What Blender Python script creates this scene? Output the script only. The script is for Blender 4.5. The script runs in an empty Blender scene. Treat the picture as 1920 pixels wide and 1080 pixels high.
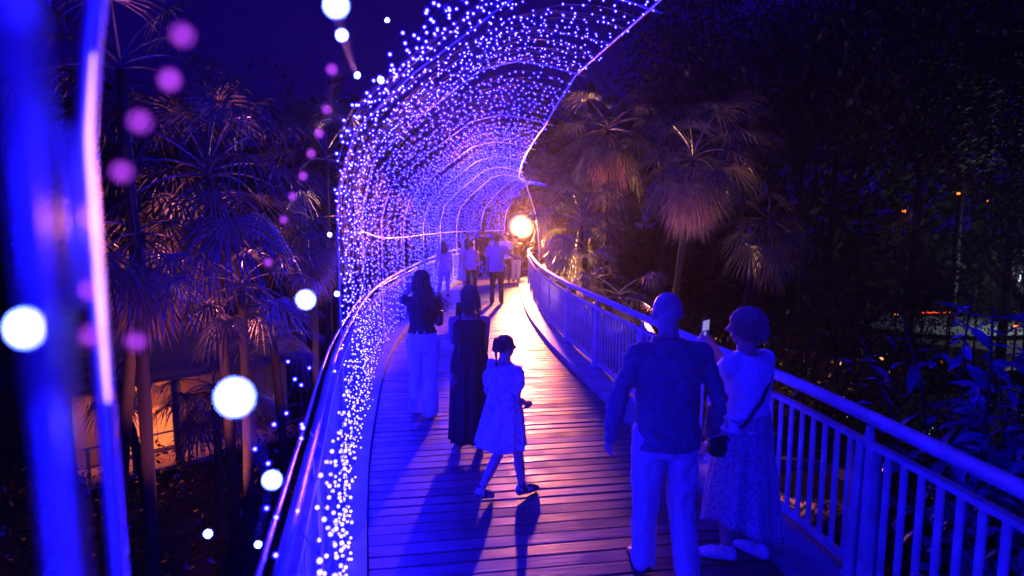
import bpy, bmesh, math, random
import numpy as np
from mathutils import Vector, Matrix, noise
random.seed(7); rng = np.random.default_rng(7)
S = bpy.context.scene
C = S.collection
R = math.radians
V = Vector

# ------------------------------------------------------------------ camera, world, exposure
CAM_H, PITCH, FPX = 2.3, math.atan(135/1150), 1150.0
cam_d = bpy.data.cameras.new('camera'); cam = bpy.data.objects.new('camera', cam_d); C.objects.link(cam)
cam.location = (0, 0, CAM_H); cam.rotation_euler = (math.pi/2 - PITCH, 0, 0)
cam_d.sensor_width = 36; cam_d.lens = 36*FPX/1920; cam_d.clip_start = 0.02; cam_d.clip_end = 600
cam_d.dof.use_dof = True; cam_d.dof.focus_distance = 8.0; cam_d.dof.aperture_fstop = 1.5
S.camera = cam
world = bpy.data.worlds.new('World'); S.world = world; world.use_nodes = True
wbg = world.node_tree.nodes['Background']
wbg.inputs['Color'].default_value = (0.03, 0.0, 1.0, 1); wbg.inputs['Strength'].default_value = 0.095
S.view_settings.view_transform = 'Standard'; S.view_settings.look = 'None'
S.view_settings.exposure = 0; S.view_settings.gamma = 1
S.render.engine = 'CYCLES'
S.cycles.use_denoising = True
S.cycles.sample_clamp_indirect = 4
S.cycles.max_bounces = 5; S.cycles.diffuse_bounces = 2; S.cycles.glossy_bounces = 2
S.cycles.transmission_bounces = 2; S.cycles.volume_bounces = 0; S.cycles.transparent_max_bounces = 8
S.cycles.caustics_reflective = False; S.cycles.caustics_refractive = False
GROUND = -5.0
HAZE = 0.0009
BULB_L = 215.0
LAMP_L = 2200.0
FLOOD_W = 8500.0

# ------------------------------------------------------------------ materials
def mat(name, col, rough=0.6, metal=0.0, noise_amt=0.15, scale=20, bump=0.0, bscale=None, emit=None, estr=0, spec=0.5, stretch=None):
    m = bpy.data.materials.new(name); m.use_nodes = True
    nt = m.node_tree; b = nt.nodes['Principled BSDF']
    b.inputs['Roughness'].default_value = rough; b.inputs['Metallic'].default_value = metal
    b.inputs['Specular IOR Level'].default_value = spec
    tc = nt.nodes.new('ShaderNodeTexCoord'); src = tc.outputs['Object']
    if stretch:
        mp = nt.nodes.new('ShaderNodeMapping'); mp.inputs['Scale'].default_value = stretch
        nt.links.new(src, mp.inputs['Vector']); src = mp.outputs['Vector']
    n = nt.nodes.new('ShaderNodeTexNoise'); n.inputs['Scale'].default_value = scale; n.inputs['Detail'].default_value = 4
    nt.links.new(src, n.inputs['Vector'])
    r = nt.nodes.new('ShaderNodeValToRGB')
    r.color_ramp.elements[0].position = .3; r.color_ramp.elements[1].position = .7
    r.color_ramp.elements[0].color = tuple(c*(1-noise_amt) for c in col[:3]) + (1,)
    r.color_ramp.elements[1].color = tuple(min(1, c*(1+noise_amt)) for c in col[:3]) + (1,)
    nt.links.new(n.outputs['Fac'], r.inputs['Fac']); nt.links.new(r.outputs['Color'], b.inputs['Base Color'])
    if bump:
        n2 = nt.nodes.new('ShaderNodeTexNoise'); n2.inputs['Scale'].default_value = bscale or scale*3; n2.inputs['Detail'].default_value = 3
        nt.links.new(src, n2.inputs['Vector'])
        bp = nt.nodes.new('ShaderNodeBump'); bp.inputs['Strength'].default_value = bump; bp.inputs['Distance'].default_value = .01
        nt.links.new(n2.outputs['Fac'], bp.inputs['Height']); nt.links.new(bp.outputs['Normal'], b.inputs['Normal'])
    if emit:
        b.inputs['Emission Color'].default_value = tuple(emit) + (1,); b.inputs['Emission Strength'].default_value = estr
    return m

def wood_mat(name, c0, c1):
    m = bpy.data.materials.new(name); m.use_nodes = True
    nt = m.node_tree; b = nt.nodes['Principled BSDF']; N = nt.nodes.new; L = nt.links.new
    tc = N('ShaderNodeTexCoord'); oi = N('ShaderNodeObjectInfo')
    add = N('ShaderNodeVectorMath'); add.operation = 'ADD'
    cmb = N('ShaderNodeCombineXYZ'); mul = N('ShaderNodeMath'); mul.operation = 'MULTIPLY'; mul.inputs[1].default_value = 37
    L(oi.outputs['Random'], mul.inputs[0]); L(mul.outputs[0], cmb.inputs[0]); L(mul.outputs[0], cmb.inputs[2])
    L(tc.outputs['Object'], add.inputs[0]); L(cmb.outputs[0], add.inputs[1])
    mp = N('ShaderNodeMapping'); mp.inputs['Scale'].default_value = (1.2, 26, 26); L(add.outputs[0], mp.inputs['Vector'])
    n = N('ShaderNodeTexNoise'); n.inputs['Scale'].default_value = 2.2; n.inputs['Detail'].default_value = 7; L(mp.outputs[0], n.inputs['Vector'])
    n3 = N('ShaderNodeTexNoise'); n3.inputs['Scale'].default_value = 2.6; n3.inputs['Detail'].default_value = 4; L(add.outputs[0], n3.inputs['Vector'])
    r = N('ShaderNodeValToRGB'); r.color_ramp.elements[0].position = .3; r.color_ramp.elements[1].position = .72
    r.color_ramp.elements[0].color = c0 + (1,); r.color_ramp.elements[1].color = c1 + (1,); L(n.outputs['Fac'], r.inputs['Fac'])
    hs = N('ShaderNodeHueSaturation'); L(r.outputs['Color'], hs.inputs['Color'])
    mr = N('ShaderNodeMapRange'); mr.inputs['To Min'].default_value = .62; mr.inputs['To Max'].default_value = 1.3
    L(oi.outputs['Random'], mr.inputs['Value']); L(mr.outputs[0], hs.inputs['Value']); L(hs.outputs['Color'], b.inputs['Base Color'])
    rr = N('ShaderNodeMapRange'); rr.inputs['From Min'].default_value = .35; rr.inputs['From Max'].default_value = .68
    rr.inputs['To Min'].default_value = .30; rr.inputs['To Max'].default_value = .60
    L(n3.outputs['Fac'], rr.inputs['Value']); L(rr.outputs[0], b.inputs['Roughness'])
    bp = N('ShaderNodeBump'); bp.inputs['Strength'].default_value = .5; bp.inputs['Distance'].default_value = .006
    L(n.outputs['Fac'], bp.inputs['Height']); L(bp.outputs['Normal'], b.inputs['Normal'])
    return m

def bulb_mat(name, core, rim, lo=.12, hi=.46):
    m = bpy.data.materials.new(name); m.use_nodes = True
    nt = m.node_tree; nt.nodes.clear(); N = nt.nodes.new; L = nt.links.new
    o = N('ShaderNodeOutputMaterial'); e = N('ShaderNodeEmission'); lw = N('ShaderNodeLayerWeight')
    lw.inputs['Blend'].default_value = .5
    mr = N('ShaderNodeMapRange'); mr.interpolation_type = 'SMOOTHSTEP'; mr.inputs['From Min'].default_value = lo; mr.inputs['From Max'].default_value = hi
    L(lw.outputs['Facing'], mr.inputs['Value'])
    mx = N('ShaderNodeMix'); mx.data_type = 'RGBA'
    L(mr.outputs[0], mx.inputs[0]); mx.inputs[6].default_value = core + (1,); mx.inputs[7].default_value = rim + (1,)
    L(mx.outputs[2], e.inputs['Color']); e.inputs['Strength'].default_value = 1
    L(e.outputs[0], o.inputs['Surface'])
    return m

M = {}
M['deck'] = wood_mat('deck_timber', (.10, .042, .038), (.25, .115, .10))
M['kerb'] = mat('kerb_paint', (.26, .23, .25), .5, 0, .4, 4, .4, 40)
M['paint'] = mat('rail_paint', (.42, .42, .44), .42, 0, .3, 5, .25, 45)
M['steel'] = mat('arch_steel', (.8, .74, .74), .3, .6, .1, 10, .05, 60)
M['wire'] = mat('wire', (.09, .07, .08), .5, 0, .1)
M['soil'] = mat('soil', (.035, .028, .02), .9, 0, .5, 3, .6, 8)
M['leaf'] = mat('palm_leaf', (.12, .125, .10), .27, 0, .4, 4)
M['dead'] = mat('dead_leaf', (.20, .15, .13), .6, 0, .35, 5)
M['trunk'] = mat('palm_trunk', (.024, .018, .018), .85, 0, .35, 9, .8, 20, stretch=(1, 1, 4))
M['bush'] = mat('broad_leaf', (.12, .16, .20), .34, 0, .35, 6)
M['far_leaf'] = mat('wood_leaf', (.045, .05, .03), .6, 0, .5, 2)
M['wall'] = mat('cabin_wall', (.22, .15, .13), .8, 0, .15, 6, .2, 30)
M['cabin_trim'] = mat('cabin_trim', (.42, .30, .24), .6, 0, .15, 8)
M['stone'] = mat('stone', (.36, .27, .22), .8, 0, .3, 7, .6, 22)
M['black'] = mat('black_metal', (.02, .02, .022), .4, 0, .2, 20)
M['bulb'] = bulb_mat('bulb_glass', (2.0, 1.45, BULB_L), (0.0, 0.0, BULB_L*.8))
M['near_bulb'] = bulb_mat('bulb_glass_near', (16, 15, 90), (1.0, 9, 60), .3, .9)
M['dim_bulb'] = bulb_mat('bulb_dim', (1.6, .22, 2.6), (.7, .04, 2.0))
M['lamp'] = bpy.data.materials.new('lamp_lens')
M['lamp'].use_nodes = True
_b = M['lamp'].node_tree.nodes['Principled BSDF']
_b.inputs['Base Color'].default_value = (.8, .8, .8, 1)
_b.inputs['Emission Color'].default_value = (1, .42, .12, 1); _b.inputs['Emission Strength'].default_value = LAMP_L

# ------------------------------------------------------------------ mesh helpers
class MB:
    def __init__(s): s.v = []; s.f = []
    def add(s, vs, fs):
        o = len(s.v); s.v += [tuple(p) for p in vs]; s.f += [tuple(i+o for i in q) for q in fs]
    def box(s, c, size, ax=None):
        c = V(c); h = V(size)/2
        ax = ax or (V((1,0,0)), V((0,1,0)), V((0,0,1)))
        vs = [c + ax[0]*h.x*a + ax[1]*h.y*b + ax[2]*h.z*d for a in (-1,1) for b in (-1,1) for d in (-1,1)]
        s.add(vs, [(0,1,3,2),(4,6,7,5),(0,4,5,1),(2,3,7,6),(0,2,6,4),(1,5,7,3)])
    def hexa(s, lo, hi):
        n = len(lo); s.add(list(lo)+list(hi), [tuple(range(n))[::-1], tuple(range(n, 2*n))] + [(i, (i+1) % n, n+(i+1) % n, n+i) for i in range(n)])
    def rings(s, rings, cap=True):
        o = len(s.v); n = len(rings[0])
        for r in rings: s.v += [tuple(p) for p in r]
        for i in range(len(rings)-1):
            for j in range(n):
                a = o+i*n+j; b = o+i*n+(j+1) % n
                s.f.append((a, b, b+n, a+n))
        if cap:
            s.f.append(tuple(o+j for j in range(n))[::-1]); s.f.append(tuple(o+(len(rings)-1)*n+j for j in range(n)))
    def tube(s, pts, rad, n=8, cap=True, squash=None):
        pts = [V(p) for p in pts]
        rad = rad if isinstance(rad, (list, tuple)) else [rad]*len(pts)
        rs = []; up = None
        for i, p in enumerate(pts):
            t = (pts[min(i+1, len(pts)-1)] - pts[max(i-1, 0)]).normalized()
            if up is None:
                up = V((0,0,1)) if abs(t.z) < .9 else V((0,1,0))
            x = t.cross(up); x.normalize(); y = x.cross(t); up = y
            q = squash or 1
            rs.append([p + x*math.cos(2*math.pi*k/n)*rad[i] + y*math.sin(2*math.pi*k/n)*rad[i]*q for k in range(n)])
        s.rings(rs, cap)
    def ell(s, c, r, n=14, m=9, rot=None):
        c = V(c); rs = []
        for i in range(1, m):
            a = math.pi*i/m
            ring = []
            for k in range(n):
                b = 2*math.pi*k/n
                p = V((r[0]*math.sin(a)*math.cos(b), r[1]*math.sin(a)*math.sin(b), -r[2]*math.cos(a)))
                if rot: p = rot @ p
                ring.append(c+p)
            rs.append(ring)
        s.rings(rs, True)
    def mesh(s, name):
        me = bpy.data.meshes.new(name); me.from_pydata(s.v, [], s.f); me.update(); return me
    def build(s, name, m, parent=None, smooth=False, loc=None):
        me = s.mesh(name)
        if smooth: me.polygons.foreach_set('use_smooth', [True]*len(me.polygons))
        return link(name, me, m, parent, loc)
def link(name, me, m=None, parent=None, loc=None):
    if m is not None and not me.materials: me.materials.append(m)
    o = bpy.data.objects.new(name, me); C.objects.link(o)
    if parent: o.parent = parent
    if loc is not None: o.location = loc
    return o
def tag(o, label=None, cat=None, group=None, kind=None):
    if label: o['label'] = label
    if cat: o['category'] = cat
    if group: o['group'] = group
    if kind: o['kind'] = kind
    return o
def empty(name, loc=(0,0,0), **k):
    o = bpy.data.objects.new(name, None); C.objects.link(o); o.location = loc; o.empty_display_size = .1
    return tag(o, **k)
def copy_tree(o, parent=None):
    c = o.copy(); C.objects.link(c)
    if parent: c.parent = parent
    for ch in list(o.children): copy_tree(ch, c)
    return c
def project(p):
    p = V(p) - V((0,0,CAM_H)); cp, sp = math.cos(PITCH), math.sin(PITCH)
    d = p.y*cp - p.z*sp; u = p.y*sp + p.z*cp
    if d < .03: return None
    return 960+p.x/d*FPX, 540-u/d*FPX, d
def unproj(x, y, Y):
    a = (x-960)/FPX; b = (540-y)/FPX; cp, sp = math.cos(PITCH), math.sin(PITCH)
    r = V((a, cp+b*sp, -sp+b*cp)); return V((0,0,CAM_H)) + r*(Y/r.y)
ICO1 = bmesh.new(); bmesh.ops.create_icosphere(ICO1, subdivisions=1, radius=1)
ico_v = [v.co.copy() for v in ICO1.verts]; ico_f = [tuple(v.index for v in f.verts) for f in ICO1.faces]; ICO1.free()

# ------------------------------------------------------------------ path curves
LP = [(3.6,-8.6),(1.7,-6.2),(.62,-3.5),(.1,-1.0),(-.30,1.0),(-.62,2.4),(-.92,3.7),(-1.14,4.65),(-1.42,6.04),(-1.86,8.82),(-2.07,11.1),(-2.13,14.2),(-2.03,18.2),(-1.72,21.7),(-.9,24.4),(.8,26.4),(3.0,27.2)]
RP = [(5.4,-7.2),(3.75,-5.4),(2.75,-3.1),(2.2,-.6),(1.98,1.4),(1.85,2.8),(1.70,4.1),(1.53,5.05),(1.30,6.45),(.88,9.05),(.58,11.3),(.33,14.3),(.23,18.25),(.26,21.6),(.75,23.2),(1.8,24.1),(3.1,24.4)]
def cr(P, t):
    i = max(0, min(len(P)-2, int(t))); u = t-i
    p0, p1, p2, p3 = (P[max(i-1,0)], P[i], P[i+1], P[min(i+2, len(P)-1)])
    f = lambda a,b,c,d: .5*((2*b)+(-a+c)*u+(2*a-5*b+4*c-d)*u*u+(-a+3*b-3*c+d)*u**3)
    return V((f(p0[0],p1[0],p2[0],p3[0]), f(p0[1],p1[1],p2[1],p3[1]), 0))
TS = np.linspace(0, len(LP)-1, 3000)
def arclen(P, off=0):
    q = np.array([tuple(cr(P, t))[:2] for t in TS]); d = np.r_[0, np.cumsum(np.hypot(*np.diff(q, axis=0).T))]
    return d
CL = [((a[0]+b[0])/2, (a[1]+b[1])/2) for a, b in zip(LP, RP)]
AL = arclen(CL); ALR = arclen(RP); ALL = arclen(LP)
def t_at(s): return float(np.interp(s, AL, TS))
def frame(t):
    l, r = cr(LP, t), cr(RP, t); return l, r, (l-r).normalized()
def t_for_leftY(Y):
    ys = [cr(LP, t).y for t in TS[::10]]; return float(np.interp(Y, ys, TS[::10]))
def t_for_rightY(Y):
    ys = [cr(RP, t).y for t in TS[::10]]; return float(np.interp(Y, ys, TS[::10]))

# ------------------------------------------------------------------ ground and boardwalk
g = MB(); n = 60; ext = 260
for i in range(n+1):
    for j in range(n+1):
        x = -ext+2*ext*i/n; y = -ext+2*ext*j/n
        g.v.append((x, y, GROUND + .35*noise.noise(V((x*.06, y*.06, 0)))))
for i in range(n):
    for j in range(n):
        a = i*(n+1)+j; g.f.append((a, a+n+1, a+n+2, a+1))
tag(g.build('ground', M['soil'], smooth=True), kind='structure')

walk = empty('boardwalk', (0,0,0)); tag(walk, kind='structure')
PITCHB = .145; s = 4.6; k = 0
while s < AL[-1]-.2 and k < 232:
    t0, t1 = t_at(s), t_at(s+PITCHB-.013)
    l0, r0 = cr(LP, t0), cr(RP, t0); l1, r1 = cr(LP, t1), cr(RP, t1)
    c = (l0+r0+l1+r1)/4; dz = random.uniform(-.003, .003)
    ang = math.atan2((r0-l0).y, (r0-l0).x); rot = Matrix.Rotation(-ang, 3, 'Z')
    tilt = random.uniform(-.002, .002)
    lo = [rot @ (p-c) for p in (l0, r0, r1, l1)]
    be = .005
    top = [p*1 for p in lo]
    b = MB()
    inner = [V((p.x, p.y*(1-be/.068), 0)) for p in lo]
    b.v = [tuple(V((p.x, p.y, -.04))) for p in lo] + [tuple(V((p.x, p.y, -.005))) for p in lo] + [tuple(V((p.x, p.y, (tilt if i > 1 else -tilt)))) for i, p in enumerate(inner)]
    b.f = [(3,2,1,0),(8,9,10,11)] + [(i,(i+1)%4,4+(i+1)%4,4+i) for i in range(4)] + [(4+i,4+(i+1)%4,8+(i+1)%4,8+i) for i in range(4)]
    o = b.build('board', M['deck'], walk, loc=(c.x, c.y, dz)); o.rotation_euler.z = ang
    s += PITCHB; k += 1
# kerbs, one long beam each side, and fascia and bearers under the deck
def strip(P, side, o0, o1, z0, z1, t0=.2, t1=None, n=180):
    b = MB(); rs = []
    t1 = t1 if t1 is not None else len(LP)-1.02
    for i in range(n+1):
        t = t0+(t1-t0)*i/n; l, r, out = frame(t)
        base, d = (l, out) if side < 0 else (r, -out)
        a, c = base+d*o0, base+d*o1
        rs.append([V((a.x,a.y,z0)), V((c.x,c.y,z0)), V((c.x,c.y,z1)), V((a.x,a.y,z1))])
    b.rings(rs); return b
strip(LP, -1, .012, .42, -.10, .085).build('kerb', M['kerb'], walk)
strip(RP, 1, .012, .42, -.10, .085).build('kerb', M['kerb'], walk)
strip(LP, -1, .06, .14, -.42, -.105).build('fascia_beam', M['kerb'], walk)
strip(RP, 1, .06, .14, -.42, -.105).build('fascia_beam', M['kerb'], walk)
for s in np.arange(1.5, AL[-1], 3.4):
    l, r, out = frame(t_at(s))
    for q in (l-out*.3, r+out*.3):
        b = MB(); b.tube([(0,0,GROUND+.0), (0,0,-.05)], .09, 10); b.build('support_column', M['paint'], walk, loc=(q.x, q.y, 0))

# ------------------------------------------------------------------ railings
def offset_pt(side, t, off):
    l, r, out = frame(t); return (l+out*off) if side < 0 else (r-out*off)
def railing(side, off, label, posts_s, AA, s0, s1, hand_r, bw=.042):
    root = empty('railing', (0,0,0), label=label, cat='railing')
    ss = np.arange(s0, s1, .22)
    tt = lambda s: float(np.interp(s, AA, TS))
    P = [offset_pt(side, tt(s), off) for s in ss]
    b = MB(); b.tube([p+V((0,0,1.12)) for p in P], hand_r, 14); b.build('handrail', M['paint'], root, True)
    def bar(z, w, h, name):
        b = MB(); rs = []
        for i, p in enumerate(P):
            d = (P[min(i+1,len(P)-1)]-P[max(i-1,0)]).normalized(); nrm = V((d.y,-d.x,0))
            rs.append([p+nrm*w/2+V((0,0,z-h/2)), p-nrm*w/2+V((0,0,z-h/2)), p-nrm*w/2+V((0,0,z+h/2)), p+nrm*w/2+V((0,0,z+h/2))])
        b.rings(rs); return b.build(name, M['paint'], root)
    bar(.965, .055, .03, 'mid_rail'); bar(.16, .055, .035, 'bottom_rail')
    pm = MB()   # twin tapered plates of a post
    for sx in (-1, 1):
        c0 = sx*.065; c1 = sx*.045
        lo = [V((c0-.042,-.05,-.25)), V((c0+.042,-.05,-.25)), V((c0+.042,.05,-.25)), V((c0-.042,.05,-.25))]
        hi = [V((c1-.03,-.03,.95)), V((c1+.03,-.03,.95)), V((c1+.03,.03,.95)), V((c1-.03,.03,.95))]
        pm.hexa(lo, hi)
    pmesh = pm.mesh('post'); sm = MB(); sm.hexa([V((a*.03,b*.014,.98)) for a,b in ((-1,-1),(1,-1),(1,1),(-1,1))], [V((a*.018,b*.012,1.07)) for a,b in ((-1,-1),(1,-1),(1,1),(-1,1))]); smesh = sm.mesh('rail_bracket')
    pb = MB(); pb.box((0,0,.0905), (.24,.13,.009)); pbm = pb.mesh('base_plate')
    bo = MB(); bo.tube([(0,0,.095),(0,0,.109)], .011, 6); bom = bo.mesh('bolt')
    bm_ = MB(); bm_.box((0,0,.563), (bw,.014,.775)); bmesh_ = bm_.mesh('baluster')
    def place(name, me, s):
        t = tt(s); p = offset_pt(side, t, off); d = offset_pt(side, tt(s+.05), off)-offset_pt(side, tt(s-.05), off)
        o = link(name, me, M['paint'], root, (p.x, p.y, 0)); o.rotation_euler.z = math.atan2(d.y, d.x); return o
    for s in posts_s:
        if s0 < s < s1:
            place('post', pmesh, s); place('rail_bracket', smesh, s); q = place('base_plate', pbm, s)
            for ex, ey in ((-.1,-.048),(.1,-.048),(-.1,.048),(.1,.048)): link('bolt', bom, M['steel'], q, (ex, ey, 0))
    for a, c in zip(posts_s[:-1], posts_s[1:]):
        nb = max(2, round((c-a-.2)/.128)); 
        for i in range(nb):
            s = a+.1+(c-a-.2)*(i+.5)/nb
            if s0+.05 < s < s1-.05: place('baluster', bmesh_, s)
    return root
sR = lambda Y: float(np.interp(t_for_rightY(Y), TS, ALR))
post0 = sR(3.45)
postsR = [post0+1.83*i for i in range(-3, 11)]
railing(1, .34, 'long curved blue-lit railing along the right side of the boardwalk', postsR, ALR, sR(.6), sR(23.5), .042)
sL = lambda Y: float(np.interp(t_for_leftY(Y), TS, ALL))
postsL = [sL(.5)+2.6*i for i in range(0, 10)]
railing(-1, .26, 'railing along the left side of the boardwalk behind the light curtain', postsL, ALL, sL(.35), sL(24), .024, .018)

# small warm light set at the foot of a railing post, washing the kerb
def step_light(Y):
    t = t_for_rightY(Y); q = offset_pt(1, t, .33)
    root = empty('step_light', (q.x, q.y, .085), label='small warm step light on the kerb between the bald man and the woman', cat='light')
    b = MB(); b.box((0,0,.05), (.05,.09,.1)); b.build('housing', M['black'], root)
    m = mat('step_glow', (1,.6,.3), .5, 0, 0, emit=(1,.22,.06), estr=25); b = MB(); b.box((-.03,0,.055), (.008,.07,.05)); b.build('lens', m, root)
    ld = bpy.data.lights.new('step_lamp', 'SPOT'); ld.energy = 6; ld.color = (1,.25,.08); ld.spot_size = R(95); ld.shadow_soft_size = .02
    lo = bpy.data.objects.new('step_lamp', ld); C.objects.link(lo); lo.parent = root; lo.location = (-.05,0,.09); lo.rotation_euler = (0, R(-45), 0)
step_light(5.15)

# ------------------------------------------------------------------ arches and purlins of the tunnel
PROF = [(0,0),(0,.27),(0,.55),(.025,.635),(.06,.715),(.145,.775),(.24,.84),(.40,.925),(.55,1.005),(.72,1.035),(.86,1.025),(1,1)]
def tip_h(Y): return float(np.interp(Y, [0, 9, 11.3, 14, 17, 22, 26], [4.35, 4.29, 3.92, 3.76, 3.72, 3.6, 3.4]))
def prof(w):
    i = max(0, min(len(PROF)-2, int(w))); u = w-i
    P = PROF; p0,p1,p2,p3 = P[max(i-1,0)],P[i],P[i+1],P[min(i+2,len(P)-1)]
    f = lambda a,b,c,d: .5*((2*b)+(-a+c)*u+(2*a-5*b+4*c-d)*u*u+(-a+3*b-3*c+d)*u**3)
    k = .35; return k*f(p0[0],p1[0],p2[0],p3[0])+(1-k)*(p1[0]+(p2[0]-p1[0])*u), k*f(p0[1],p1[1],p2[1],p3[1])+(1-k)*(p1[1]+(p2[1]-p1[1])*u)
LEG_OFF = .26
def hoop_pt(t, w, inset=0):
    l, r, out = frame(t); a = l+out*(LEG_OFF-inset); b = r-out*.02
    u, v = prof(w); p = a+(b-a)*u; p.z = v*tip_h(r.y) - inset*(1 if w > 6 else 0); return p
NW = len(PROF)-1
archY = [-7.6, -4.6, -1.9, .80, 5.85, 8.7, 11.0, 13.6, 16.4, 19.2, 21.8, 24.2, 25.5]
archT = [t_for_leftY(y) for y in archY]
ORD = ['last of those behind the camera', 'middle one of those behind the camera', 'just behind the camera', 'nearest, very close and out of focus', 'nearest one in focus', 'second one in focus', 'third one in focus', 'fourth one in focus', 'fifth one in focus', 'sixth one in focus', 'seventh one, near the floodlight', 'one behind the floodlight', 'farthest one, closing the tunnel']
for i, t in enumerate(archT):
    l, r, out = frame(t); base = l+out*LEG_OFF
    a = empty('tunnel_arch', (base.x, base.y, 0), label=('thin steel arch of the light tunnel, ' + ORD[i]), cat='arch', group='steel arches carrying the light tunnel')
    ws = np.linspace(0, NW, 45); pts = [hoop_pt(t, w)-V((base.x, base.y, 0)) for w in ws]
    pts.append(pts[-1] + (pts[-1]-pts[-3]).normalized()*.14)
    k = 13
    b = MB(); b.tube([pts[0]-V((0,0,.5))]+pts[:k], .0105, 8); b.build('leg', M['steel'], a, True)
    b = MB(); b.tube(pts[k-1:], .0105, 8); b.build('curved_arm', M['steel'], a, True)
    b = MB(); b.tube([pts[k-2], pts[k]], .0145, 8); b.build('joint_sleeve', M['steel'], a, True)
    b = MB(); b.box((0,0,.1), (.1,.1,.02)); b.build('foot_plate', M['steel'], a)
M['led'] = mat('led_strip', (.8,.7,.8), .4, 0, 0, emit=(1,.48,1), estr=1.7)  # bright streak along the steel tube, painted as emission
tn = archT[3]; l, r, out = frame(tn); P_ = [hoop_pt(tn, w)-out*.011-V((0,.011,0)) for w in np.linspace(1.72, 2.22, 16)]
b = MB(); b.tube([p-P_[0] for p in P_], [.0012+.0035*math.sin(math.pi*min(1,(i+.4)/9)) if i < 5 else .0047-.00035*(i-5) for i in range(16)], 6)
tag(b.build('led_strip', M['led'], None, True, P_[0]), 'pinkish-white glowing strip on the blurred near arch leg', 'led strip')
def purlin(w, label, rad, t0, t1, off=0.0, straight=True):
    pts = [hoop_pt(t, w, off) for t in archT if t0 <= t <= t1]
    if not straight:
        pts = [hoop_pt(t, w, off) for t in np.linspace(t0, t1, 80)]
    o = pts[0]; b = MB(); b.tube([p-o for p in pts], rad, 7)
    tag(b.build('purlin', M['steel'], None, True, o), label, 'purlin', 'lengthwise tubes of the light tunnel')
purlin(NW, 'thin steel tube edging the canopy above the right side of the boardwalk', .014, archT[0], archT[-2], 0, False)
purlin(1.75, 'thin steel tube running between arch legs at head height on the left', .011, archT[4], archT[-1])
purlin(.98, 'pinkish steel tube running looped over the tunnel past the camera beside the left handrail', .011, archT[3], archT[-1], -.06, False)
# right leg of the far arch, curving down by the floodlight
pts = [hoop_pt(archT[9], NW)] + [unproj(x, y, yy) for x, y, yy in ((983,335,19.3),(995,372,19.4),(1005,405,19.5),(1009,440,19.5),(1011,470,19.5))]
o = pts[0]; b = MB(); b.tube([p-o for p in pts]+[V((pts[-1].x-o.x, pts[-1].y-o.y, -o.z))], .02, 8)
tag(b.build('arch_prop', M['steel'], None, True, o), 'bent steel prop dropping from the canopy edge beside the floodlight', 'prop')

# ------------------------------------------------------------------ light strings
def gap_at(w, p): return -1.2 < w[0].y < 5.5 and (1.25 < p.z < 2.3+(5.5-w[0].y)*.75 or (p.z < 2 and w[0].y < 1.6))
strands = []           # (t, wire points, bulb list)
sA, sB = float(np.interp(archT[0], TS, AL)), float(np.interp(archT[-1], TS, AL))
s = sA
while s < sB:
    da = min([s-float(np.interp(a,TS,AL)) for a in archT if float(np.interp(a,TS,AL)) <= s+.001] or [9])
    if .08 < da < .30 and cr(LP, t_at(s)).y > 5: s += .33-da; continue
    t = t_at(s); jit = [random.uniform(-1,1) for _ in range(6)]
    Y = cr(LP, t).y
    wire = []; L0 = 0
    ws = np.linspace(.16+random.uniform(-.12,.12), NW-.05, 64)
    dense = np.array([hoop_pt(t, w) for w in ws])
    ss = np.r_[0, np.cumsum(np.linalg.norm(np.diff(dense, axis=0), axis=1))]
    lx, ly, lo = frame(t); tang = V((-lo.y, lo.x, 0))
    def wob(d):
        return tang*(.05*math.sin(d*1.7+jit[0]*3)+.03*math.sin(d*4.3+jit[1]*3)) + lo*(-.035-(.09 if d < 1.1 else 0)+.03*math.sin(d*2.6+jit[2]*3)) + V((0,0,-.02*(1+math.sin(d*3.1+jit[3]*3))))
    def at(d): return V((np.interp(d, ss, dense[:,0]), np.interp(d, ss, dense[:,1]), np.interp(d, ss, dense[:,2]))) + wob(d)
    wire = [at(d) for d in np.linspace(0, ss[-1], 44)]
    bulbs = []
    step = .118 if Y > 13 else .125
    d = random.uniform(0, step)
    while d < ss[-1]:
        if -1.2 < Y < 5.5 and (1.15 + .2*jit[4] < at(d).z < 2.3+(5.5-Y)*.75+.3*jit[5] or Y < 1.6 and at(d).z < 2):
            d += step; continue
        if at(d).z < 1.5 and Y < 9: d -= step*.42
        p = at(d) + tang*random.gauss(0,.045) + V((random.gauss(0,.018), random.gauss(0,.018), -.014+random.gauss(0,.015)))
        bulbs.append(p); d += step*random.uniform(.75, 1.3)
    strands.append((t, wire, bulbs))
    s += (.118 if Y > 12 else .132 if Y > 0 else .12)*random.uniform(.85, 1.15)
# pick the bulbs that show largest
cand = []
for i, (t, w, bl) in enumerate(strands):
    for j, p in enumerate(bl):
        q = project(p)
        if q and -20 < q[0] < 1940 and -20 < q[1] < 1100: cand.append((q[2], i, j))
cand.sort(); single = set((i, j) for _, i, j in cand[:240])
BR = .0134
bm = bmesh.new(); bmesh.ops.create_icosphere(bm, subdivisions=2, radius=BR)
bulb_me = bpy.data.meshes.new('bulb'); bm.to_mesh(bulb_me); bm.free(); bulb_me.materials.append(M['bulb'])
bulb_me.polygons.foreach_set('use_smooth', [True]*len(bulb_me.polygons))
def bay(t):
    k = sum(1 for a in archT if a <= t)
    names = ['behind the camera', 'behind the camera', 'behind the camera', 'above the camera', 'over the near deck, before the first sharp arch', 'looped over the tunnel past the first sharp arch', 'looped over the tunnel past the second sharp arch', 'looped over the tunnel past the third sharp arch', 'looped over the tunnel past the fourth sharp arch', 'looped over the tunnel past the fifth sharp arch', 'looped over the tunnel past the sixth sharp arch', 'looped over the tunnel past the seventh sharp arch', 'at the far closed end of the tunnel']
    return names[min(k, len(names)-1)]
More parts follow.
